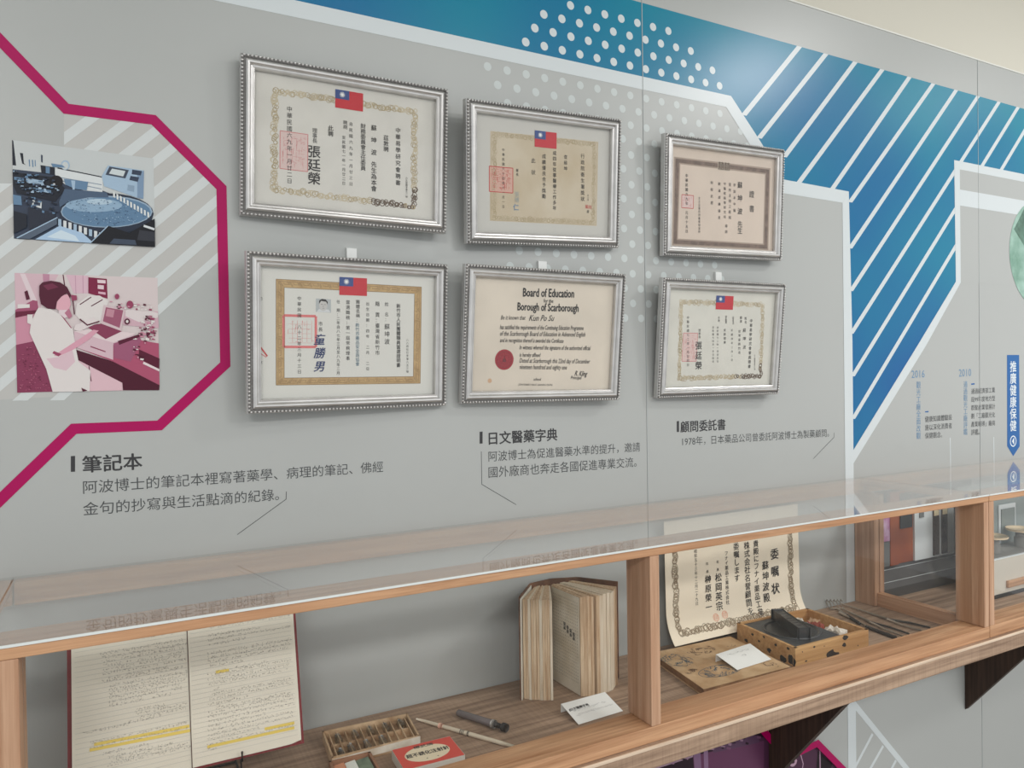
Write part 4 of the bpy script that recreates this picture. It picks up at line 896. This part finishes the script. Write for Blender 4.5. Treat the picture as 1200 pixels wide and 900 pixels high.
for s_ in range(24): 
    a, b = 2*math.pi*s_/24, 2*math.pi*(s_+1)/24
    p.stroke([(.085+.05*math.cos(a), .05+.024*math.sin(a)), (.085+.05*math.cos(b), .05+.024*math.sin(b))], .0012, BST, 2)
motif(.085, .05, .05, .024, BST, 90); motif(.045, .135, .036, .034, BST, 80); motif(.125, .150, .036, .02, BRS, 45); motif(.03, .075, .02, .006, BRS, 18); motif(.195, .03, .015, .02, BRS, 14)
p.build('cover_print', t)
t, P, c = card('caption_card', [(839, 767), (879, 754), (904, 772.5), (864, 785)], [zt_+.016, zt_+.016, zt_+.0016, zt_+.0016], .0006, 'small white folded caption card lying on the flat tan book', zt_+.0004)
p = Print(P); W_ = (c[2]-c[3]).length; p.scrib(W_*.44, W_*.62, .062, .005, INK, 2, w=.0006); p.scrib(W_*.2, W_*.8, .042, .0035, TEXT, 2, w=.0004); p.scrib(W_*.48, W_*.64, .030, .0035, TEXT, 2, w=.0004); p.build('lettering', t)
# ------------------------------------------------------------------ ink box
c = [Vector((1.212, -.236, 0)), Vector((1.437, -.238, 0)), Vector((1.443, -.070, 0)), Vector((1.224, -.0615, 0))]
zi_ = .930; BOXW = wood('ink_spotted_wood', (198, 160, 112), (160, 118, 74), 0, .55, c3=(150, 104, 62))
t = thing('ink_box', 'open wooden box with black ink stains, standing to the right of the flat tan book', 'box', (1.33, -.15, ZS))
for i in range(4):
    a, b = c[i], c[(i+1) % 4]; ctr = sum(c, Vector())/4; d = (b-a).normalized(); nr = Vector((-d.y, d.x, 0))*.007
    m = MB(); m.prism([Vector((v.x, v.y, zi_)) for v in (a, b, b+nr, a+nr)], ZS+.0003, BOXW); m.build('side_wall', t)
m = MB(); m.prism([Vector((v.x, v.y, ZS+.006)) for v in inset(c, .008)], ZS+.0004, BOXW); m.build('bottom', t)
SPOT = mat('ink_spot', (42, 38, 36), .5)
IP = Plane((c[0].x, c[0].y, ZS), c[1]-c[0], (0, 0, 1)); p = Print(IP, 2)
def blob(P_, uu, vv, r, asp=.7):
    P_.pp([(uu+r*(1+random.uniform(-.3, .3))*math.cos(k*.524), vv+asp*r*(1+random.uniform(-.3, .3))*math.sin(k*.524)) for k in range(12)], SPOT, 1)
for uu, vv, r in ((.105, .010, .013), (.124, .006, .007), (.150, .037, .008), (.147, .021, .006), (.055, .034, .003), (.02, .03, .002), (.085, .03, .0015), (.03, .009, .003), (.19, .012, .002)): blob(p, uu, vv, r)
p.build('ink_stains', t)
IP = Plane((c[3].x, c[3].y, ZS), c[0]-c[3], (0, 0, 1)); IP.n = Vector((-1, -.07, 0)).normalized(); p = Print(IP, 2)
for uu, vv, r in ((.165, .012, .012), (.14, .007, .009), (.12, .03, .004), (.10, .012, .006), (.07, .022, .003), (.05, .03, .004), (.155, .034, .004), (.03, .01, .005), (.085, .036, .003)): blob(p, uu, vv, r, .8)
p.build('ink_stains', t)
def bil(s_, t_, z): q = c[0].lerp(c[1], s_).lerp(c[3].lerp(c[2], s_), t_); return Vector((q.x, q.y, z))
STONE = mat('black_inkstone', (58, 60, 62), .42, c2=(44, 45, 47), nscale=24, bump=.3); WELL = mat('inkstone_well', (34, 34, 35), .35)
ts = thing('inkstone', 'black slate inkstone with a round well set inside the open wooden box', 'inkstone', tuple(bil(.35, .5, ZS+.007)))
m = MB(); zt2 = .9275; ctr = bil(.36, .5, zt2); N = 40; ring_o = []; hw, hh = .0, .0
rect = [bil(.038, .05, zt2), bil(.66, .05, zt2), bil(.66, .95, zt2), bil(.038, .95, zt2)]
m.prism(rect[:], ZS+.0065, STONE)
m.build('stone_body', ts)
m = MB(); rw = .058
for k in range(N):
    a, b = 2*math.pi*k/N, 2*math.pi*(k+1)/N
    def q(r, t_, z): return (ctr.x+r*math.cos(t_), ctr.y+r*math.sin(t_)*.98, z)
    m.poly([q(rw+.004, a, zt2+.0003), q(rw+.004, b, zt2+.0003), q(rw+.0022, b, zt2+.0026), q(rw+.0022, a, zt2+.0026)], STONE, True)
    m.poly([q(rw+.0022, a, zt2+.0026), q(rw+.0022, b, zt2+.0026), q(rw, b, zt2+.0024), q(rw, a, zt2+.0024)], STONE, True)
    m.poly([q(rw, a, zt2+.0024), q(rw, b, zt2+.0024), q(rw-.004, b, zt2+.0004), q(rw-.004, a, zt2+.0004)], WELL, True)
m.poly([q(rw-.004, 2*math.pi*k/N, zt2+.0004) for k in range(N)], WELL); m.build('well', ts)
ti = thing('ink_stick', 'thick black ink stick lying across the round well of the inkstone', 'ink stick', tuple(ctr))
a_, b_ = atz(912.5, 715.5, .95), atz(940.5, 735.5, .95); d = (b_-a_); d.z = 0; d.normalize(); L_ = .128; nrm = Vector((-d.y, d.x, 0)); md = (a_+b_)/2
m = MB(); bm = bmesh.new(); bmesh.ops.create_cube(bm, size=1)
for v in bm.verts: v.co = md+d*(v.co.x*L_)+nrm*(v.co.y*.024)+Vector((0, 0, v.co.z*.018-(md.z-(zt2+.0125))))
bmesh.ops.bevel(bm, geom=bm.edges[:], offset=.003, segments=2, affect='EDGES', profile=.5); m.frombm(bm, mat('ink_stick_black', (48, 50, 52), .3, bump=.2)); m.build('stick', ti)
m = MB(); e0 = md+d*(L_*.22); 
for k in range(7):
    q0 = md-d*(L_*.4)+d*(k*.015)+Vector((0, 0, 0)); q0.z = zt2+.0216
    m.tube([q0-nrm*.006, q0+nrm*.006], .0006, WELL, 5)
m.build('moulded_pattern', ti)
SCR = [mat('scrap_white', (206, 198, 188), .8), mat('scrap_red', (150, 78, 66), .8), mat('scrap_tan', (190, 160, 130), .8)]
for k, (s_, t_, w, lb, M_) in enumerate(((.74, .80, .03, 'crumpled white paper scrap at the back of the ink box', 0), (.80, .62, .024, 'crumpled dark red scrap beside the inkstone', 1), (.83, .34, .034, 'pale folded strip of paper in the ink box', 0), (.86, .72, .018, 'small tan crumb of paper in the ink box corner', 2))):
    c0 = bil(s_, t_, ZS+.0068); m = MB(); N = 6; g = [[Vector((c0.x+(i/(N-1)-.5)*w*.8, c0.y+(j/(N-1)-.5)*w*1.3, c0.z+.016+random.uniform(0, .013))) for i in range(N)] for j in range(N)]
    vs = [v for r in g for v in r]; lo = [Vector((v.x, v.y, c0.z)) for v in vs]
    fs = [(j*N+i, j*N+i+1, (j+1)*N+i+1, (j+1)*N+i) for j in range(N-1) for i in range(N-1)]
    fs += [tuple(N*N+q for q in reversed(f_)) for f_ in fs]
    rim = [i for i in range(N)]+[j*N+N-1 for j in range(1, N)]+[(N-1)*N+i for i in range(N-2, -1, -1)]+[j*N for j in range(N-2, 0, -1)]
    fs += [(rim[i], N*N+rim[i], N*N+rim[(i+1) % len(rim)], rim[(i+1) % len(rim)]) for i in range(len(rim))]
    m.faces(vs+lo, fs, SCR[M_]); m.build('paper_scrap', None, label=lb, cat='paper scrap')
# ------------------------------------------------------------------ award sheet leaning on the wall, curling at the foot
SHW, SHH = .418, .276; sx0 = 1.048
profS = []   # (y, z) along the height, from the foot
for k in range(25):
    s_ = k/24; profS.append(s_)
def sheet(u_, v_, h=0.0):
    """u along the width, v up from the foot along the arc; the foot curls towards the room"""
    R_ = .105; arc = R_*.75
    if v_ < arc:
        th = (arc-v_)/R_; y = -.028-R_*(1-math.cos(th)); z = .978-R_*math.sin(th)
        ny, nz = -math.cos(th), -math.sin(th)*.5
    else:
        y = -.028+(v_-arc)*.02; z = .978+(v_-arc)*.98; ny, nz = -1, .05
    n_ = Vector((0, ny, nz)).normalized(); return Vector((sx0+u_, y, z))+n_*h
SHEETM = mat('award_paper', (222, 210, 190), .75, noise=.02)
t = thing('award_sheet', 'large cream Japanese award sheet with grey border, curling against the wall behind the ink box', 'certificate', (1.26, -.05, .906))
m = MB(); NV_ = 90
for h_, rev in ((0, False), (-.0006, True)):
    for k in range(NV_):
        a, b = SHH*k/NV_, SHH*(k+1)/NV_; q = [sheet(0, a, h_), sheet(SHW, a, h_), sheet(SHW, b, h_), sheet(0, b, h_)]; m.poly(q[::-1] if rev else q, SHEETM, True)
m.build('paper', t)
class SP:
    def __init__(s): s.tf = None
    def pt(s, a, b, h=0): return sheet(a, b, h)
    def uv(s, a, b): return (a*SHW, b*SHH)
p = Print(SP(), 4); G1, G2 = mat('grey_border_ink', (150, 138, 118), .7), mat('brown_border_ink', (126, 108, 86), .7)
bx0, bx1, by0, by1 = .028, SHW-.030, .024, SHH*.80
def bord(a, b):
    L_ = math.hypot(b[0]-a[0], b[1]-a[1]); n = int(L_/.0036)
    for j in range(n):
        tt = j/n; p.ring(a[0]+(b[0]-a[0])*tt+random.uniform(-.003, .003), a[1]+(b[1]-a[1])*tt+random.uniform(-.003, .003), random.uniform(.005, .0088), .0017, random.choice((G1, G2)), 1+random.random(), 8)
bord((bx0, by0), (bx1, by0)); bord((bx1, by0), (bx1, by1)); bord((bx0, by0), (bx0, by1)); bord((bx0, by1), (bx1, by1))
p.build('ornate_border', t)
p = Print(SP(), 4)
def jt(s_, U, v0, v1, size=.9, off=.012): p.vtext(s_, U*SHW, v0*SHH, v1*SHH, SUMI, 2, off=off, size=size, uvmode=True)
jt('委嘱状', .800, .66, .20, .66, .02); jt('蘇坤波殿', .725, .545, .17, .86, .016); jt('貴殿にフナイ薬品工業', .655, .735, .08, .98, .012); jt('株式会社名誉顧問を', .585, .735, .10, .98, .012); jt('委嘱します', .505, .74, .40, .98, .012)
jt('フナイ薬品工業株式会社', .43, .685, .225, .95, .004); jt('社 長', .365, .62, .52, .8); jt('松岡英宗', .368, .51, .19, .95, .016); jt('社 長', .290, .62, .52, .8); jt('榊原榮一', .293, .51, .20, .9, .016); jt('昭和五十三年十二月二十九日', .21, .74, .27, .9, .002)
p.build('lettering', t)
p = Print(SP(), 4); OR_ = mat('orange_seal_ink', (214, 144, 118), .7)
for U, V in ((.395, .156), (.33, .148)): p.ring(U*SHW, V*SHH, .0085, .0012, OR_, 2, 14); p.vtext('印', U*SHW, V*SHH+.006, V*SHH-.006, OR_, 2, uvmode=True, size=1.0)
p.build('seal', t)
# ------------------------------------------------------------------ ampoule tray, packets, red box, pipette, syringe
CB = mat('tray_cardboard', (190, 162, 130), .85, c2=(146, 114, 82), nscale=30); WLAB = mat('torn_white_label', (204, 196, 184), .8, c2=(184, 170, 152), nscale=40)
c = [atz(x, y, .906) for x, y in ((377.5, 857), (477.5, 836), (492, 862), (389, 888))]
t = thing('ampoule_tray', 'worn cardboard tray with divided compartments for glass ampoules, behind the red box', 'tray', tuple(sum(c, Vector())/4-Vector((0, 0, .0165))))
def openbox(t, c, zt, z0, w, M_, name='side_wall'):
    for i in range(4):
        a, b = c[i], c[(i+1) % 4]; ctr = sum(c, Vector())/4; d = (b-a).normalized(); nr = Vector((-d.y, d.x, 0)); nr = nr if nr.dot(ctr-a) > 0 else -nr
        m = MB(); m.prism([Vector((v.x, v.y, zt)) for v in (a, b, b+nr*w, a+nr*w)], z0, M_); m.build(name, t)
openbox(t, c, .906, ZS+.0003, .003, CB)
m = MB(); m.prism([Vector((v.x, v.y, ZS+.004)) for v in inset(c, .003)], ZS+.0004, CB); m.build('bottom', t)
def bq(c, s_, t_, z): q = c[3].lerp(c[2], s_).lerp(c[0].lerp(c[1], s_), t_); return Vector((q.x, q.y, z))
m = MB(); a, b = bq(c, -.002, -.006, 0), bq(c, 1.002, -.006, 0); m.prism([Vector((a.x, a.y, .9035)), Vector((b.x, b.y, .9055)), Vector((b.x, b.y-.0006, .9055)), Vector((a.x, a.y-.0006, .9035))], ZS+.0045, WLAB); m.build('front_label', t)
m = MB()
for k in range(11):
    s_ = .06+k*.088; m.prism([bq(c, s_, .08, .9035), bq(c, s_+.012, .08, .9035), bq(c, s_+.012, .93, .9035), bq(c, s_, .93, .9035)], ZS+.004, CB)
for t0 in (.52,): m.prism([bq(c, .05, t0, .900), bq(c, .95, t0, .900), bq(c, .95, t0+.04, .900), bq(c, .05, t0+.04, .900)], ZS+.004, CB)
m.build('divider', t)
AMG = glass('ampoule_glass', (.80, .82, .80), .08); AMD = mat('ampoule_tip', (58, 58, 58), .3); k = 0
for (s_, t_, lg) in [(.15, .80, 0), (.34, .80, 0), (.52, .82, 0), (.70, .82, 0), (.88, .84, 0), (.24, .30, 0), (.42, .30, 0), (.60, .32, 0), (.06+.06, .22, 0)]:
    q = bq(c, s_, t_, ZS+.0105); dv_ = (c[0]-c[3]).normalized(); m = MB()
    k += 1; a = thing('ampoule', 'tiny glass ampoule in the %s row of the cardboard tray, %s from the left' % (('back', ['first', 'second', 'third', 'fourth', 'fifth'][k-1]) if k < 6 else ('front', ['second', 'third', 'fourth', 'first'][k-6])), 'ampoule', tuple(q), 'glass ampoules in the cardboard tray')
    m.tube([q-dv_*.018, q-dv_*.016, q+dv_*.006, q+dv_*.009], [.003, .0064, .0064, .0026], AMG, 10); m.build('body', a)
    m = MB(); m.tube([q+dv_*.009, q+dv_*.012, q+dv_*.016], [.0022, .0034, .0008], AMD, 8); m.build('tip', a)
c = [atz(x, y, .905) for x, y in ((459, 879), (527, 862.5), (545, 884.5), (474, 903))]
t = thing('red_medicine_box', 'flat red cardboard box with cream oval and black lettering, at the front of the shelf', 'box', tuple(sum(c, Vector())/4-Vector((0, 0, .016))))
REDB = mat('box_red', (196, 74, 62), .6); CRM = mat('box_cream', (214, 200, 172), .7); GRYB = mat('box_side_grey', (188, 182, 172), .8)
m = MB(); m.prism(c, ZS+.0003, GRYB); m.build('carton', t)
P = Plane(c[3], c[2]-c[3], c[0]-c[3]); P.n = Vector((0, 0, 1)); BW = (c[2]-c[3]).length; BH = (c[0]-c[3]).length; p = Print(P, 0)
p.px([(459.5, 879), (527, 862.8), (544.5, 884.5), (474, 902.8)], REDB, 1); k_ = P.uv(501, 882); p.disc(k_[0], k_[1], BW*.37, CRM, 2, 32, ry=BH*.36); p.build('label_print', t)
p = Print(P, 0); P.tf = (6.316, 370, 810)
p.htext('超不銹化注射針', (678, 500), (992, 424), SUMI, 3, off=.03, hs=1.25); p.htext('標武牌', (728, 430), (872, 396), SUMI, 3, off=.015, hs=.8); P.tf = None
for s_ in ((500.8, 888.6), (513.5, 885.6)): k_ = P.uv(*s_); p.disc(k_[0], k_[1], .0012, SUMI, 3, 8)
p.build('lettering', t)
c = [atz(x, y, .903) for x, y in ((385, 892), (434, 880.5), (450, 908), (398, 922))]
t = thing('small_packet_tray', 'small wooden tray with paper packets, at the bottom edge of the picture', 'tray', tuple(sum(c, Vector())/4-Vector((0, 0, .0135))))
openbox(t, c, .903, ZS+.0003, .004, mat('reddish_tray_wood', (146, 104, 78), .7, noise=.15, nscale=30))
m = MB(); m.prism([Vector((v.x, v.y, ZS+.003)) for v in inset(c, .004)], ZS+.0004, CB); m.build('bottom', t)
for k, (s0_, s1_, M_, nm) in enumerate(((.08, .32, mat('packet_tan', (190, 130, 100), .7), 'tan and orange paper packet in the small wooden tray'), (.34, .58, mat('packet_white', (206, 208, 200), .7), 'white paper packet between two others in the small wooden tray'), (.60, .90, mat('packet_green', (110, 124, 104), .7, c2=(86, 100, 84), nscale=60), 'dark green paper packet in the small wooden tray'))):
    m = MB(); m.prism([bq(c, s0_, .1, .900), bq(c, s1_, .1, .9005), bq(c, s1_, .86, .9015), bq(c, s0_, .86, .8995)], ZS+.0032, M_); m.build('paper_packet', None, label=nm, cat='packet')
# glass rod with pink collar
a, b = atz(488, 842.5, ZS+.0035), atz(606, 876, ZS+.0035)
t = thing('glass_pipette', 'long thin cream coloured glass pipette pointing towards the front rail', 'pipette', tuple(a))
CGR = mat('pipette_cream', (200, 188, 168), .3)
d = (b-a); m = MB(); m.tube([a, a+d*.1, a+d*.5, a+d*.85, b], [.0016, .0028, .0037, .0034, .0022], CGR, 10); m.build('tube', t)
m = MB(); m.tube([a+d*.24, a+d*.28], .0046, mat('pink_collar', (204, 158, 138), .5), 10); m.build('collar', t)
m = MB(); 
for s_ in (.46, .475, .49, .53, .54): m.tube([a+d*s_, a+d*(s_+.006)], .0039, SUMI, 10)
m.build('mark', t)
a, b = atz(536, 835, ZS+.0075), atz(593, 853, ZS+.0075)
t = thing('old_syringe', 'short dark glass syringe with black plunger, lying behind the pipette', 'syringe', tuple(a)); d = b-a
m = MB(); m.tube([a, a+d*.02, a+d*.72, a+d*.74], [.004, .006, .006, .0045], mat('smoky_glass', (104, 96, 96), .25), 14); m.build('barrel', t)
m = MB(); m.tube([a+d*.72, a+d*.78], .0072, mat('syringe_collar', (150, 146, 142), .3, metal=.4), 14); m.build('collar', t)
m = MB(); m.tube([a+d*.78, a+d*.93], .0044, SPOT, 12); m.tube([a+d*.93, a+d*.96, a+d*1.02], [.0072, .0074, .0066], SPOT, 14); m.build('plunger', t)
# curled bit of wire by the red box
q = [atz(x, y, ZS+.0290) for x, y in ((512, 899), (516, 893), (524, 891), (531, 893), (538, 890))]
# ------------------------------------------------------------------ hand tools at the right
IRON = mat('old_iron', (158, 146, 132), .4, metal=.5); DKH = mat('dark_tool_handle', (52, 46, 42), .6); ZT = ZS+.004
def P3(x, y, z=ZT): return atz(x, y, z)
t = thing('curled_fork', 'small iron fork with curled tines and dark handle, nearest the ink box', 'tool', tuple(P3(992, 722, ZS)))
a, b, c_ = P3(981, 713), P3(993, 721.5), P3(1008, 731)
m = MB(); m.tube([a, b], [.0022, .0030], IRON, 8); m.build('shaft', t); m = MB(); m.tube([b, b.lerp(c_, .3), c_], [.0036, .0040, .0034], DKH, 10); m.build('handle', t)
d = (a-b).normalized(); nr = Vector((-d.y, d.x, 0)); m = MB()
m.tube([a-nr*.018, a+nr*.018], .0018, IRON, 8)
for k in range(5):
    q = a+nr*(-.018+.009*k); m.tube([q, q+d*.014+Vector((0, 0, .002)), q+d*.024+Vector((0, 0, .010)), q+d*.018+Vector((0, 0, .017)), q+d*.010+Vector((0, 0, .014))], .0012, IRON, 6)
m.build('tine', t)
t = thing('spatula', 'thin iron spatula with thick dark handle, second tool from the ink box', 'tool', tuple(P3(1030, 738, ZS)))
m = MB(); m.tube([P3(984, 718), P3(1000, 726), P3(1016, 734)], [.0040, .0018, .0020], IRON, 8); m.build('blade', t)
m = MB(); m.tube([P3(1015, 733.7), P3(1022, 737), P3(1050, 747.6)], [.0030, .0042, .0038], DKH, 10); m.build('handle', t)
for nm, pts, lb in (('tweezers', ((986, 712.5), (1020, 729), (1058, 745.4), (1065, 742.6)), 'iron tweezers lying beside the spatula'), ('tweezers', ((984, 706.5), (1040, 725.5), (1080, 739), (1090, 735.5)), 'iron tweezers closest to the side glass of the case')):
    t = thing(nm, lb, 'tweezers', tuple(P3(*pts[1], ZS))); a, b, c1_, c2_ = [P3(*q) for q in pts]
    m = MB(); m.tube([a, a.lerp(b, .5), b], [.0014, .0022, .0036], IRON, 8); m.build('tip', t)
    for cc in (c1_, c2_):
        mid = b.lerp(cc, .5)+(cc-(c1_+c2_)/2)*.35; m = MB(); m.tube([b, mid, cc], [.0026, .0026, .0022], DKH if cc is c2_ else IRON, 8); m.build('arm', t)
# ------------------------------------------------------------------ scale models in the right-hand case
t = thing('street_model', 'dark street scale model with red brown pillars and white double doors behind the side glass', 'scale model', (2.0, -.06, ZS))
ASP = mat('model_asphalt', (72, 70, 70), .6, noise=.15, nscale=20); RB = mat('model_red_brown', (164, 84, 36), .5, c2=(122, 54, 24), nscale=6); BLK = mat('model_black', (34, 34, 36), .5); WHM = mat('model_white', (198, 202, 204), .5); DGL = mat('model_dark_glass', (52, 34, 32), .25)
def MBX(nm, x0, x1, y0, y1, z0, z1, M_, par=t): m = MB(); m.bbox(x0, x1, y0, y1, z0, z1, M_, .0008); return m.build(nm, par)
YS = -.026
def sx_(px, Y=YS): return at(px, 640, Y).x
MBX('base_board', 1.7455, 2.22, YS-.010, -.003, ZS, .914, mat('model_base_dark', (58, 57, 57), .5))
m = MB(); m.prism([Vector((1.7455, YS-.010, .9145)), Vector((2.22, YS-.010, .9145)), Vector((2.22, -.003, .966)), Vector((1.7455, -.003, .966))], .9142, ASP); rd = m.build('road', t)
m = MB()
for k in (.28, .80):
    y0, z0 = YS-.010+(-.003-YS+.010)*k, .9145+.0515*k
    m.box(1.75, 2.215, y0-.0012, y0+.0006, z0, z0+.0008, WHM)
m.build('road_line', rd)
MBX('rear_wall', 1.7455, 2.22, -.0065, -.003, .9665, 1.17, BLK)
MBX('poster_stand', 1.7455, sx_(1047)-.001, -.016, -.0068, .967, 1.035, mat('model_grey', (92, 94, 94), .5)); MBX('poster', 1.75, sx_(1046), -.0185, -.0162, 1.036, 1.10, mat('model_poster', (196, 168, 194), .5, c2=(150, 60, 120), nscale=30))
MBX('pillar', sx_(1047), sx_(1057)-.001, -.0175, -.0068, .967, 1.165, RB); MBX('pillar', sx_(1057), sx_(1076)-.001, -.012, -.0068, .967, 1.165, RB); MBX('dark_recess', sx_(1060), sx_(1074), -.0150, -.0122, 1.062, 1.16, BLK)
dw = MBX('white_facade', sx_(1076), sx_(1122), -.0165, -.0068, .967, 1.120, WHM)
for a, b in ((1093.5, 1100.5), (1103.5, 1110.5)):
    d_ = MBX('door', sx_(a, -.018), sx_(b, -.018), -.0195, -.0168, .972, 1.110, DGL, dw)
    m = MB(); m.box(sx_(a, -.018)+.003, sx_(b, -.018)-.003, -.0202, -.0196, 1.084, 1.104, mat('model_lamp_cream', (226, 206, 170), .5)); m.build('door_light', d_)
MBX('sign', sx_(1081), sx_(1086), -.0195, -.0168, 1.085, 1.10, mat('model_sign', (110, 112, 112), .5), dw)
t2 = thing('workshop_model', 'pale scale model with round mini tables on a cream plinth at the right edge', 'scale model', (2.2, -.12, ZS))
CRP = mat('model_cream', (196, 190, 178), .6); x0 = 2.022; yf = -.177; yb = -.078; zd = .991
MBX('foot', x0-.001, 2.6, yf-.003, yb, ZS, ZS+.009, BLK, t2); MBX('plinth', x0, 2.599, yf, yb-.0005, ZS+.0092, zd, CRP, t2)
m = MB(); m.box(x0, 2.599, yf-.0015, yf+.004, zd+.0002, zd+.003, WHT); m.build('white_edge', t2)
MBX('deck', x0+.001, 2.598, yf+.0045, yb-.001, zd+.0002, zd+.0020, mat('model_deck', (142, 140, 136), .5, noise=.1, nscale=50), t2)
MBX('wood_bar', 2.079, 2.45, yf-.007, yf-.0003, .912, .930, OAK, t2)
MBX('rear_wall', x0+.001, 2.598, yb-.004, yb-.001, zd+.0022, 1.172, mat('model_wall_green_grey', (128, 136, 134), .6), t2)
MBX('door_frame', 2.215, 2.30, yb-.008, yb-.0042, zd+.0022, 1.105, WHM, t2); MBX('door_leaf', 2.224, 2.292, yb-.0105, yb-.0082, zd+.0024, 1.093, mat('model_door_grey', (116, 124, 122), .5), t2)
TTM = mat('model_table_wood', (198, 178, 148), .6)
q1_, q2_ = at(1163, 627, -.130), at(1198, 619, -.133)
for (X, Y, r, zt_) in ((q1_.x, -.130, .038, q1_.z), (q2_.x, -.133, .041, q2_.z)):
    z0 = zd+.0024; zt_ = max(zt_, z0+.02)
    tb = thing('mini_round_table', ('tiny round wooden table on the model deck beside the case post' if r < .039 else 'tiny round pale table with grey drum base at the right edge of the model'), 'model table', (X, Y, z0))
    m = MB(); m.tube([(X, Y, zt_-.006), (X, Y, zt_-.002), (X, Y, zt_)], [r*.96, r, r*.98], TTM, 28); m.build('tabletop', tb)
    m = MB(); zm = (z0+zt_)/2; m.tube([(X, Y, z0), (X, Y, zm), (X, Y, zm+.0005), (X, Y, zt_-.0062)], [r*.5, r*.5, r*.42, r*.42], mat('model_drum', (120, 118, 114), .5), 20); m.build('drum_base', tb)
